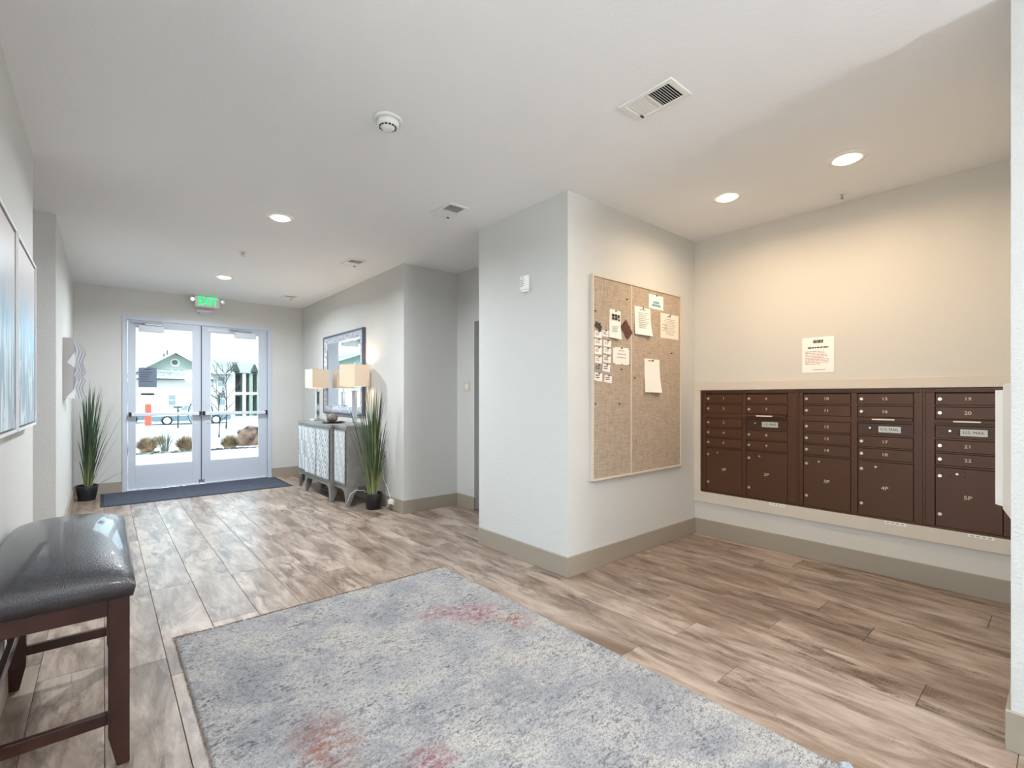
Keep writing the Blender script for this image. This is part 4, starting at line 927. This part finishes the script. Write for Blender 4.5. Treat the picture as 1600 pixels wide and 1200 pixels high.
def rug_mesh():
    rr = random.Random(3); nx, ny = 300, 466; vs_, fs = [], []
    from mathutils import noise as N
    for j in range(ny + 1):
        for i in range(nx + 1):
            x = rx0 + (rx1 - rx0) * i / nx; y = ry0 + (ry1 - ry0) * j / ny
            e = min(i, nx - i, j, ny - j); hh = 0.011 if e > 1 else (0.008 if e == 1 else 0.002)
            z = hh + (N.noise(Vector((x * 85, y * 125, 0))) * 0.0045 + rr.uniform(-0.0024, 0.0024) if e > 0 else 0)
            jx = rr.uniform(-1, 1) * 0.0016; jy = rr.uniform(-1, 1) * 0.0016
            if e == 0: jx *= 1.3; jy *= 1.3
            vs_.append((x + jx, y + jy, z))
    for j in range(ny):
        for i in range(nx):
            a = j * (nx + 1) + i; fs.append((a, a + 1, a + nx + 2, a + nx + 1))
    o0 = Vector(ORG[rug.name]); me = bpy.data.meshes.new('pile'); me.from_pydata([(v[0] - o0.x, v[1] - o0.y, v[2]) for v in vs_], [], fs); me.update()
    for p_ in me.polygons: p_.use_smooth = True
    me.materials.append(M['rug_pile']); ob = bpy.data.objects.new('pile', me); C.objects.link(ob); ob.parent = rug
rug_mesh()
MB().box(rx0 + 0.004, rx1 - 0.004, ry0 + 0.004, ry1 - 0.004, 0.0004, 0.0018).build('backing', 'fringe', rug)
def fringe(xa, xb, y, sgn, n, seed, clumps, mt='fringe', lmin=0.006, lmax=0.016):
    rr = random.Random(seed); m = MB()
    for i in range(n):
        x = rr.uniform(xa, xb); L = rr.uniform(lmin, lmax)
        for c, wd, k in clumps: L += k * max(0, 1 - abs(x - c) / wd) * rr.uniform(0.4, 1)
        p = (x, y - sgn * 0.006, 0.004 + rr.uniform(0, 0.006)); q = (x + rr.uniform(-0.012, 0.012), y + sgn * L * 0.6, 0.006 + rr.uniform(0, 0.009)); e = (x + rr.uniform(-0.02, 0.02), y + sgn * L, 0.0015 + rr.uniform(0, 0.004))
        m.tube([p, q, e], [0.0010, 0.0009, 0.0004], 3)
    o = m.build('fringe', mt, rug); o['kind'] = 'stuff'; return o
fringe(rx0, rx1, ry1, 1, 900, 11, [(rx0 + 0.03, 0.13, 0.03), (rx0 + 0.48, 0.05, 0.02), (rx0 + 0.28, 0.05, 0.012), (1.33, 0.05, 0.012)])
m = MB(); rr = random.Random(2)
for i in range(500):
    y = rr.uniform(ry0, ry1); m.tube([(rx0 + 0.004, y, 0.007), (rx0 - rr.uniform(0.001, 0.008), y + rr.uniform(-0.008, 0.008), 0.003)], [0.0009, 0.0005], 3)
o = m.build('binding_fibre', 'fringe', rug); o['kind'] = 'stuff'
m = MB()
for i in range(160):
    a = rr.uniform(0, 6.28); r_ = rr.uniform(0.004, 0.03); m.tube([(rx1 - 0.004, ry0 + 0.012, 0.008), (rx1 - 0.004 + r_ * math.cos(a) * 0.5, ry0 + 0.012 + r_ * math.sin(a) * 0.5, 0.022), (rx1 - 0.004 + r_ * math.cos(a), ry0 + 0.012 + r_ * math.sin(a), rr.uniform(0.004, 0.018))], [0.0012, 0.001, 0.0005], 3)
o = m.build('corner_tuft', 'fringe_grey', rug); o['kind'] = 'stuff'

# ------------------------------------------------------------------ wall art, sculpture
def art_mat():
    m = bpy.data.materials.new('art_print'); m.use_nodes = True; n, l = nodes(m); p = n['Principled BSDF']; p.inputs['Roughness'].default_value = 0.35
    g = n.new('ShaderNodeNewGeometry'); sx = n.new('ShaderNodeSeparateXYZ'); l.new(g.outputs['Position'], sx.inputs[0])
    def noise(scale, det, dist):
        k = n.new('ShaderNodeMapping'); k.inputs['Scale'].default_value = scale; l.new(g.outputs['Position'], k.inputs[0])
        t = n.new('ShaderNodeTexNoise'); t.inputs['Scale'].default_value = 1; t.inputs['Detail'].default_value = det; t.inputs['Distortion'].default_value = dist; l.new(k.outputs[0], t.inputs['Vector']); return t.outputs['Fac']
    a = noise((1, 14, 2.6), 4, 1.6); b = noise((1, 5, 1.6), 3, 1.0)
    mr = n.new('ShaderNodeMapRange'); mr.inputs[1].default_value = 1.12; mr.inputs[2].default_value = 1.95; l.new(sx.outputs['Z'], mr.inputs[0])
    ad = n.new('ShaderNodeMath'); ad.operation = 'MULTIPLY_ADD'; ad.inputs[1].default_value = 0.35; ad.inputs[2].default_value = -0.175; l.new(b, ad.inputs[0])
    s2 = n.new('ShaderNodeMath'); s2.operation = 'ADD'; l.new(mr.outputs[0], s2.inputs[0]); l.new(ad.outputs[0], s2.inputs[1])
    r = n.new('ShaderNodeValToRGB'); e = r.color_ramp.elements
    for _ in range(3): e.new(0.5)
    for el, (pos, c) in zip(e, ((0.0, rgb(150, 162, 178)), (0.3, rgb(142, 166, 184)), (0.58, rgb(150, 190, 216)), (0.72, rgb(196, 200, 208)), (1.0, rgb(204, 196, 192)))): el.position = pos; el.color = c
    l.new(s2.outputs[0], r.inputs[0])
    r2 = n.new('ShaderNodeValToRGB'); r2.color_ramp.elements[0].position = 0.50; r2.color_ramp.elements[1].position = 0.58; l.new(a, r2.inputs[0])
    mr2 = n.new('ShaderNodeMapRange'); mr2.inputs[1].default_value = 0.75; mr2.inputs[2].default_value = 0.4; l.new(mr.outputs[0], mr2.inputs[0])
    mu = n.new('ShaderNodeMath'); mu.operation = 'MULTIPLY'; l.new(r2.outputs[0], mu.inputs[0]); l.new(mr2.outputs[0], mu.inputs[1])
    x = n.new('ShaderNodeMix'); x.data_type = 'RGBA'; l.new(mu.outputs[0], x.inputs[0]); l.new(r.outputs[0], x.inputs[6]); x.inputs[7].default_value = rgb(216, 228, 232)
    l.new(x.outputs[2], p.inputs['Base Color']); M['art_print'] = m
art_mat()
def canvas(y0, y1, z0, z1, label):
    xf = XN + 0.04
    o = thing('wall_art', label, 'picture', (XN, (y0 + y1) / 2, z0), 'abstract wall panels above the bench')
    m = MB().box(XN + 0.0005, xf, y0, y0 + 0.012, z0, z1).box(XN + 0.0005, xf, y1 - 0.012, y1, z0, z1).box(XN + 0.0005, xf, y0 + 0.0121, y1 - 0.0121, z0, z0 + 0.012).box(XN + 0.0005, xf, y0 + 0.0121, y1 - 0.0121, z1 - 0.012, z1)
    m.build('frame', 'sculpt_grey', o)
    w_ = 0.012
    MB().box(xf + 0.0001, xf + 0.004, y0, y0 + w_, z0, z1).box(xf + 0.0001, xf + 0.004, y1 - w_, y1, z0, z1).box(xf + 0.0001, xf + 0.004, y0 + w_, y1 - w_, z0, z0 + w_).box(xf + 0.0001, xf + 0.004, y0 + w_, y1 - w_, z1 - w_, z1).build('frame_lip', 'canvas_frame', o)
    MB().box(XN + 0.001, XN + 0.012, y0 + 0.0122, y1 - 0.0122, z0 + 0.0122, z1 - 0.0122).build('shadow_gap', 'frame_dark', o)
    MB().box(XN + 0.0125, xf - 0.002, y0 + 0.019, y1 - 0.019, z0 + 0.019, z1 - 0.019).build('canvas', 'art_print', o)
canvas(2.23, 2.94, 1.126, 1.99, 'abstract grey blue panel with white drips, partly cut off at the photo edge')
canvas(2.98, 3.70, 1.126, 1.99, 'abstract grey blue panel with white drips, nearer the side hall corner')

def sculpture():
    y0 = 6.12; o = thing('wall_sculpture', 'white zigzag slatted wall sculpture above the left plant', 'sculpture', (XL + 0.01, y0 + 0.2, 1.26))
    x0 = XL + 0.0105; z0, z1 = 1.262, 1.832
    MB().box(x0, x0 + 0.075, y0 - 0.02, y0 - 0.005, z0, z1).build('side_panel', 'sculpt_grey', o)
    MB().box(x0, x0 + 0.012, y0 - 0.0045, y0 + 0.52, z0, z1).build('back_panel', 'sculpt_grey', o)
    def prof(i):
        s = i * 0.0; amp = 0.05
        pts = []
        zz = [0, 0.10, 0.185, 0.225, 0.265, 0.365, 0.455, 0.57]; dd = [0.128, 0.100, 0.128, 0.100, 0.130, 0.102, 0.128, 0.086]
        for z_, d_ in zip(zz, dd): pts.append((x0 + 0.0125 + d_ * (0.66 + 0.075 * i), z0 + z_))
        return pts
    for i in range(7):
        y = y0 + 0.01 + i * 0.072; P = prof(i)
        MB().poly([(x0 + 0.0125, y, z0)] + [(a, y, b) for a, b in P] + [(x0 + 0.0125, y, z1)], (0, 0.018, 0)).build('slat', 'sculpt_white' if i % 2 else 'sculpt_shade', o)
    MB().poly([(x0 + 0.03, y0 - 0.0205, 1.60), (x0 + 0.085, y0 - 0.022, 1.70), (x0 + 0.085, y0 - 0.022, 1.55)], (0, -0.003, 0)).build('facet', 'sculpt_white', o)
    MB().poly([(x0 + 0.02, y0 - 0.0205, z0 + 0.001), (x0 + 0.088, y0 - 0.0205, z0 + 0.10), (x0 + 0.088, y0 - 0.0205, z0 + 0.001)], (0, -0.004, 0)).build('facet', 'sculpt_white', o)
sculpture()

# ------------------------------------------------------------------ outdoors
def slab(name, x0, x1, y0, y1, z, mt, label, zz=None):
    m = MB(); zz = zz if zz is not None else z
    m.poly([(x0, y0, z - 0.3), (x0, y1, zz - 0.3), (x0, y1, zz), (x0, y0, z)], (x1 - x0, 0, 0))
    return struct(name, m, mt, label)
m = MB()
for i in range(-6, 8): m.box(i * 2.4 + 0.3 + 0.006, i * 2.4 + 2.7 - 0.006, YD + 0.21, 13.55, -0.25, -0.02, bev=0.006, seg=1)
slab('ground_side', -60, XL - 0.3, -40, 3.8, -0.12, 'ground_gravel', 'pale gravel beside the building')
sw = bpy.data.objects.new('sidewalk', None); C.objects.link(sw); ORG['sidewalk'] = Vector((0, 0, 0)); sw['kind'] = 'structure'; m.b.free()
for i in range(-6, 8): MB().box(i * 2.4 + 0.3 + 0.006, i * 2.4 + 2.7 - 0.006, YD + 0.21, 13.55, -0.25, -0.02, bev=0.006, seg=1).build('paving_slab', 'concrete', sw)
slab('ground', -60, 80, 13.56, 19.0, -0.09, 'ground_gravel', 'pale gravel planting bed', -0.25)
slab('ground_slope', -60, 80, 19.0, 27.0, -0.25, 'ground_gravel', 'pale gravel slope', -0.9)
slab('parking_lot', -120, 160, 27.0, 110.0, -0.9, 'asphalt', 'sunlit parking lot')
hl = MB()
for (xa, zs) in ((-120, 18),): 
    pts = [(-140, 0)]; rr = random.Random(4)
    for i in range(36): pts.append((-140 + i * 10, 10 + 9 * math.sin(i * 0.55 + 1.2) + rr.uniform(-1.5, 1.5) + (7 if i in (17, 18, 19) else 0)))
    pts.append((220, 0)); hl.poly([(x, 260, z - 4) for x, z in pts], (0, 30, 0))
struct('hill', hl, 'hill_far', 'pale distant hills')

def rock_mesh(seed, mt):
    rr = random.Random(seed); b = bmesh.new(); bmesh.ops.create_icosphere(b, subdivisions=1, radius=1)
    for v in b.verts: v.co *= rr.uniform(0.7, 1.15)
    me = bpy.data.meshes.new('rock'); b.to_mesh(me); b.free(); me.materials.append(M[mt]); return me
rk = [rock_mesh(i, 'cobble') for i in range(5)]
m = MB(); rr = random.Random(8)
for i in range(1100):
    y = 13.62 + 1.0 * rr.random(); x = rr.uniform(-4.0, 5.5); s_ = rr.uniform(0.04, 0.10)
    t_ = bmesh.new(); t_.from_mesh(rk[i % 5]); bmesh.ops.transform(t_, matrix=Matrix.Translation((x, y, -0.09 + (y - 13.56) * -0.029 + s_ * 0.25)) @ Matrix.Rotation(rr.uniform(0, 6), 4, 'Z') @ Matrix.Diagonal((s_, s_ * rr.uniform(0.6, 1), s_ * 0.55, 1)), verts=t_.verts)
    me = bpy.data.meshes.new('q'); t_.to_mesh(me); t_.free(); m.b.from_mesh(me); bpy.data.meshes.remove(me)
tag(m.build('cobbles', 'cobble'), 'strip of grey cobbles beyond the sidewalk outside', 'stones', kind='stuff')

def tuft(x, y, z, r, h, n, mt, seed, label, name='grass_clump', cat='shrub', wid=0.011, upright=0.5, group=None, core=True):
    rr = random.Random(seed); o = thing(name, label, cat, (x, y, z), group); m = MB()
    for i in range(n):
        az = rr.uniform(0, 6.283); q = rr.random() ** 0.6; e = math.pi / 2 * (1 - q * (1 - upright * 0.5)); L = rr.uniform(0.7, 1.0)
        d = Vector((math.cos(az) * math.cos(e) * r, math.sin(az) * math.cos(e) * r, math.sin(e) * h)) * L
        p0 = Vector((x, y, z - 0.02)) + Vector((math.cos(az), math.sin(az), 0)) * r * 0.12; p2 = p0 + d; p1 = p0 + d * 0.5 + Vector((0, 0, h * 0.06)); sd_ = Vector((-math.sin(az), math.cos(az), 0)) * wid
        f = m.b.faces.new([m.b.verts.new(v) for v in (p0 - sd_, p0 + sd_, p1 + sd_ * 0.8, p1 - sd_ * 0.8)]); f2 = m.b.faces.new([m.b.verts.new(v) for v in (p1 - sd_ * 0.8, p1 + sd_ * 0.8, p2)])
    b = m.build('blades', mt, o); b['kind'] = 'stuff'
    if core: MB().lathe((x, y, z), [(r * 0.05, -0.02), (r * 0.4, 0.02), (r * 0.46, h * 0.22), (r * 0.3, h * 0.42), (r * 0.05, h * 0.5)], 12).build('core', mt, o)
    return o
G = 'dry ornamental grass clumps outside the doors'
tuft(0.86, 15.6, -0.15, 0.36, 0.50, 900, 'dry_grass', 1, 'dry tan grass clump beside the orange topped post', group=G)
tuft(1.68, 15.5, -0.15, 0.36, 0.48, 900, 'dry_grass', 2, 'dry tan grass clump right of the yucca in the left door', group=G)
tuft(2.66, 15.1, -0.15, 0.36, 0.48, 1000, 'dry_grass', 3, 'dry tan grass clump directly in front of the boulder', group=G)
tuft(1.55, 22.0, -0.5, 0.36, 0.46, 500, 'dry_grass', 4, 'small dry grass clump farther up the gravel slope behind the left door', group=G)
tuft(4.55, 22.0, -0.5, 0.42, 0.6, 500, 'dry_grass', 5, 'dry grass clump behind the boulder by the right door edge', group=G)
tuft(0.42, 15.0, -0.13, 0.28, 0.30, 400, 'grey_grass', 6, 'low grey green tuft at the left edge of the left door', group=G)
tuft(1.19, 15.02, -0.12, 0.40, 0.66, 34, 'grey_grass', 7, 'spiky grey yucca between the dry clumps in the left door', 'yucca', 'plant', 0.012, 0.9, 'spiky yuccas outside', False)
tuft(2.02, 15.02, -0.12, 0.34, 0.66, 34, 'grey_grass', 8, 'spiky grey yucca at the left edge of the right door', 'yucca', 'plant', 0.012, 0.9, 'spiky yuccas outside', False)
b = bmesh.new(); bmesh.ops.create_icosphere(b, subdivisions=3, radius=1); rr = random.Random(6)
from mathutils import noise as NZ
for v in b.verts:
    v.co *= 1 + 0.28 * NZ.noise(v.co * 1.7 + Vector((3, 1, 2))); v.co.x = v.co.x * 0.30 + max(0, v.co.z) * 0.14; v.co.y *= 0.3; v.co.z = v.co.z * 0.38
me = bpy.data.meshes.new('boulder'); b.to_mesh(me); b.free(); me.materials.append(M['boulder_stone'])
o = bpy.data.objects.new('boulder', me); C.objects.link(o); o.location = (3.28, 15.95, 0.08); tag(o, 'reddish brown boulder in the gravel outside the right door', 'boulder')
# marker post
o = thing('marker_post', 'white marker post with orange top outside the left door', 'post', (1.03, 18.2, -0.25))
MB().cyl((1.03, 18.2, -0.27), (1.03, 18.2, 0.42), 0.075, 0.06).build('pole', 'post_white', o)
MB().cyl((1.03, 18.2, 0.4205), (1.03, 18.2, 1.06), 0.085, 0.075).build('cap', 'post_orange', o)
o = thing('sign_post', 'slim dark post with small plate in front of the parked pickup', 'post', (4.0, 41.0, -0.9))
MB().cyl((4.0, 41.0, -0.9), (4.0, 41.0, 0.5), 0.05).build('pole', 'dark_grey_and_shade', o)
MB().box(3.75, 4.25, 40.97, 41.0, 0.5, 0.62).build('plate', 'dark_grey_and_shade', o)

# vehicles
def wheel(o, x, y, z, r):
    wl = MB().cyl((x, y - 0.1, z), (x, y + 0.12, z), r, n=24).build('wheel', 'tyre', o)
    MB().cyl((x, y - 0.125, z), (x, y - 0.1005, z), r * 0.66, n=20).build('hubcap', 'car_white', wl)
    for i in range(5):
        a = i * 2 * math.pi / 5; MB().cyl((x + r * 0.36 * math.cos(a), y - 0.13, z + r * 0.36 * math.sin(a)), (x + r * 0.36 * math.cos(a), y - 0.1255, z + r * 0.36 * math.sin(a)), r * 0.1, n=8).build('hub_hole', 'tyre', wl)
def vehicle(x0, y, z, L, paint, lower, label, pickup):
    o = thing('pickup_truck' if pickup else 'car', label, 'vehicle', (x0 + L / 2, y, z)); wz = z + 0.34
    w2 = 1.85
    lo = [(0.0, 0.35), (0.15, 0.28), (L - 0.1, 0.28), (L, 0.4), (L, 0.72), (0.0, 0.68)]
    MB().poly([(x0 + a, y, z + b) for a, b in lo], (0, w2, 0)).build('lower_body', lower, o)
    up = [(0.0, 0.681), (L, 0.721), (L, 1.02), (L * 0.36, 1.02), (L * 0.30, 1.0), (0.1, 0.90)]
    MB().poly([(x0 + a, y + 0.03, z + b) for a, b in up], (0, w2 - 0.06, 0)).build('upper_body', paint, o)
    cb_ = [(L * 0.28, 1.021), (L * 0.40, 1.60), (L * (0.66 if pickup else 0.82), 1.62), (L * (0.70 if pickup else 0.97), 1.021)]
    MB().poly([(x0 + a, y + 0.12, z + b) for a, b in cb_], (0, w2 - 0.24, 0)).build('cabin', paint, o)
    for a0, a1 in ((0.345, 0.49), (0.51, 0.655)):
        MB().poly([(x0 + L * a0, y + 0.11, z + 1.10), (x0 + L * (a0 + 0.06 if a0 < 0.4 else a0), y + 0.11, z + 1.50), (x0 + L * a1, y + 0.11, z + 1.50), (x0 + L * a1, y + 0.11, z + 1.10)], (0, 0.009, 0)).build('side_window', 'window_dark', o)
    MB().box(x0 + L * 0.31, x0 + L * 0.335, y - 0.16, y + 0.029, z + 1.0, z + 1.16, bev=0.02).build('wing_mirror', 'tyre', o)
    MB().box(x0 + 0.01, x0 + 0.08, y - 0.02, y + 0.0295, z + 0.72, z + 0.84).build('headlight', 'window_dark', o)
    for a in (0.19, 0.80): wheel(o, x0 + L * a, y + 0.02, wz, 0.36)
vehicle(2.75, 46.0, -0.9, 5.4, 'car_white', 'car_grey', 'silver and white pickup parked behind the left glass door', True)
vehicle(-1.9, 50.0, -0.9, 4.6, 'car_white', 'car_grey', 'pale car parked farther left behind the marker post', False)
vehicle(-3.6, 24.5, -0.72, 4.5, 'car_white', 'car_white', 'white car nearer the doors at the left glass edge', False)
vehicle(-14, 46.0, -0.9, 4.7, 'car_white', 'car_grey', 'pale parked car seen only in the wall mirror', False)

# apartment buildings
def window(o, x0, x1, y, z0, z1):
    f = MB().box(x0, x1, y - 0.08, y - 0.001, z0, z1).build('window', 'trim_white', o); xm, zm = (x0 + x1) / 2, (z0 + z1) / 2
    for a, b in ((z0 + 0.12, zm - 0.05), (zm + 0.05, z1 - 0.12)): MB().box(x0 + 0.12, x1 - 0.12, y - 0.1, y - 0.081, a, b).build('pane', 'window_dark', f)
def gable_house(xa, xb, y, depth, zb, ze, zp, label, px_, extra_windows, band=True):
    """gable facing the camera; px_ = ridge position"""
    o = thing('apartment_building', label, 'building', ((xa + xb) / 2, y, zb)); ov = 0.7
    MB().box(xa, xb, y, y + depth, zb, ze - 0.02).build('wall', 'siding_white', o)
    MB().poly([(xa + 0.05, y + 0.25, ze - 0.019), (px_, y + 0.25, zp - 0.25), (xb - 0.05, y + 0.25, ze - 0.019)], (0, depth - 0.5, 0)).build('gable_wall', 'siding_green', o)
    # pent roof of shingles under the gable
    if band:
        MB().poly([(xa - 0.1, y - 0.55, ze - 0.62), (xa - 0.1, y + 0.25, ze + 0.15), (xa - 0.1, y + 0.25, ze + 0.02), (xa - 0.1, y - 0.45, ze - 0.66)], (xb - xa + 0.1, 0, 0)).build('pent_roof', 'shingle', o)
        MB().box(xa - 0.1, xb, y - 0.6, y - 0.5, ze - 0.82, ze - 0.63).build('gutter', 'trim_white', o)
        MB().box(xa, xb, y - 0.58, y - 0.001, ze - 0.97, ze - 0.821).build('soffit_shade', 'dark_grey_and_shade', o)  # dark band painting the shadow line under the pent roof
    for sx, x1 in ((-1, xa - ov), (1, xb + 0.03)):
        m1 = (zp - ze) / (px_ - xa) if sx < 0 else (zp - ze) / (xb - px_)
        zl = ze - m1 * (xa - x1 if sx < 0 else x1 - xb)
        MB().poly([(px_, y - 0.5, zp), (x1, y - 0.5, zl), (x1, y - 0.5, zl - 0.16), (px_, y - 0.5, zp - 0.16)], (0, depth + 1, 0)).build('roof', 'shingle', o)
        MB().poly([(px_, y - 0.56, zp + 0.02), (x1, y - 0.56, zl + 0.02), (x1, y - 0.56, zl - 0.22), (px_, y - 0.56, zp - 0.22)], (0, 0.055, 0)).build('fascia', 'trim_white', o)
    MB().lathe((px_, y + 0.2, zp - 1.15), [(0.42, -0.04), (0.42, 0.04), (0.26, 0.04), (0.26, -0.04)], 24, axis='Y', cap=False).build('round_vent', 'trim_white', o)
    MB().lathe((px_, y + 0.23, zp - 1.15), [(0.26, -0.01), (0.26, 0.01)], 20, axis='Y').build('vent_louvre', 'dark_grey_and_shade', o)
    MB().box(xa - 0.02, xb, y - 0.03, y - 0.001, zb + 2.75, zb + 2.95).build('belt_trim', 'trim_white', o)
    for (x0, x1, z0, z1) in extra_windows: window(o, x0, x1, y, z0, z1)
    return o
gb = gable_house(2.5, 8.9, 60.0, 16, -0.9, 3.98, 6.0, 'pale apartment block with wide green gable behind the left glass door', 5.62, [(4.95, 5.75, 0.35, 1.6), (7.2, 8.0, 0.35, 1.6), (7.2, 8.0, 2.9 - .2, 3.0)])
for x in (4.9, 5.2): MB().cyl((x, 63, 5.0), (x, 63, 6.3 if x > 5 else 5.9), 0.07).build('roof_pipe', 'dark_grey_and_shade', gb)
# wing with pitched roof parallel to the road
o = thing('apartment_building', 'pale two storey apartment wing with windows behind the right glass door', 'building', (9.5, 61, -0.9))
MB().box(8.95, 11.0, 61.0, 72, -0.9, 4.1).build('wall', 'siding_white', o)
MB().poly([(8.95, 60.3, 4.0), (8.95, 65.5, 5.6), (8.95, 72.5, 4.0)], (2.04, 0, 0)).build('roof', 'shingle', o)
MB().box(8.95, 11.0, 60.2, 60.295, 3.8, 4.05).build('gutter', 'trim_white', o)
for z0, z1 in ((0.3, 1.9), (2.35, 3.6)): window(o, 9.45, 10.35, 61.0, z0, z1)
MB().box(8.97, 11.0, 60.97, 60.999, 1.95, 2.1).build('belt_trim', 'trim_white', o)
# balcony wing
o = thing('apartment_building', 'green apartment wing with columned balconies and small gables at the far right', 'building', (13.5, 62, -0.9))
MB().box(11.05, 22.0, 64.0, 74, -0.9, 4.2).build('wall', 'siding_green', o)
MB().poly([(11.05, 62.0, 4.05), (11.05, 68, 5.7), (11.05, 75, 4.05)], (11.2, 0, 0)).build('roof', 'shingle', o)
for x in (11.1, 12.2, 12.9, 13.7, 14.5, 16.5, 18.5): MB().box(x, x + 0.35, 62.2, 62.55, -0.9, 4.04).build('column', 'siding_white' if x < 12.5 else 'siding_green', o)
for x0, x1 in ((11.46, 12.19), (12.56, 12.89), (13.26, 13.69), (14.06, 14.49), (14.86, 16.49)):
    for z0, z1 in ((-0.4, 1.4), (2.1, 3.9)): MB().box(x0, x1, 63.6, 63.99, z0, z1).build('balcony_opening', 'dark_grey_and_shade', o)
MB().box(11.05, 22, 62.15, 63.59, 1.55, 1.85).build('balcony_deck', 'trim_white', o)
for x in (11.2, 13.1, 14.0, 15.6): MB().poly([(x, 61.9, 4.2), (x + 0.35, 61.9, 5.1), (x + 0.7, 61.9, 4.2)], (0, 0.9, 0)).build('gable', 'dark_grey_and_shade', o)
# building seen in the mirror
gb2 = gable_house(-34, -12, 62.0, 16, -0.9, 4.0, 7.5, 'pale apartment block with gable, seen reflected in the wall mirror', -22.0, [(x, x + 0.9, z, z + 1.4) for x in (-30, -26, -18, -14.5) for z in (0.3, 2.0)])

# bare trees
def bare_tree(x, y, z, h, label, seed, r=0.05):
    rr = random.Random(seed); o = thing('bare_tree', label, 'tree', (x, y, z), 'bare young trees outside')
    MB().tube([(x, y, z - 0.05), (x + 0.03, y, z + h * 0.35), (x - 0.02, y, z + h * 0.7), (x + 0.04, y, z + h)], [r, r * 0.8, r * 0.5, r * 0.15], 6).build('trunk', 'bark', o)
    m = MB()
    def br(p, d, L, rad, lv):
        q = p + d * L * 0.5 + Vector((rr.uniform(-.05, .05), rr.uniform(-.05, .05), 0.03)) * L; e = p + d * L + Vector((0, 0, 0.08 * L))
        m.tube([p, q, e], [rad, rad * 0.7, rad * 0.3], 4)
        if lv:
            for k in range(3):
                dd = (d + Vector((rr.uniform(-.8, .8), rr.uniform(-.8, .8), rr.uniform(-.2, .7)))).normalized(); br(p + (e - p) * rr.uniform(0.35, 0.95), dd, L * 0.55, rad * 0.55, lv - 1)
    for i in range(11):
        s_ = rr.uniform(0.32, 0.95); az = rr.uniform(0, 6.28); d = Vector((math.cos(az), math.sin(az), rr.uniform(0.5, 1.3))).normalized()
        br(Vector((x, y, z + h * s_)), d, h * 0.34 * (1.15 - s_ * 0.6), r * 0.45, 2)
    m.build('branches', 'bark', o)
bare_tree(6.45, 38, -0.9, 4.4, 'bare young tree in front of the balcony building, right door', 3, 0.06)
bare_tree(4.75, 30, -0.9, 2.4, 'small bare sapling left of the taller tree, right door', 5, 0.045)
tuft(6.0, 31, -0.9, 0.4, 0.5, 300, 'dry_grass', 15, 'dry grass clump on the far verge behind the right door', group=G)
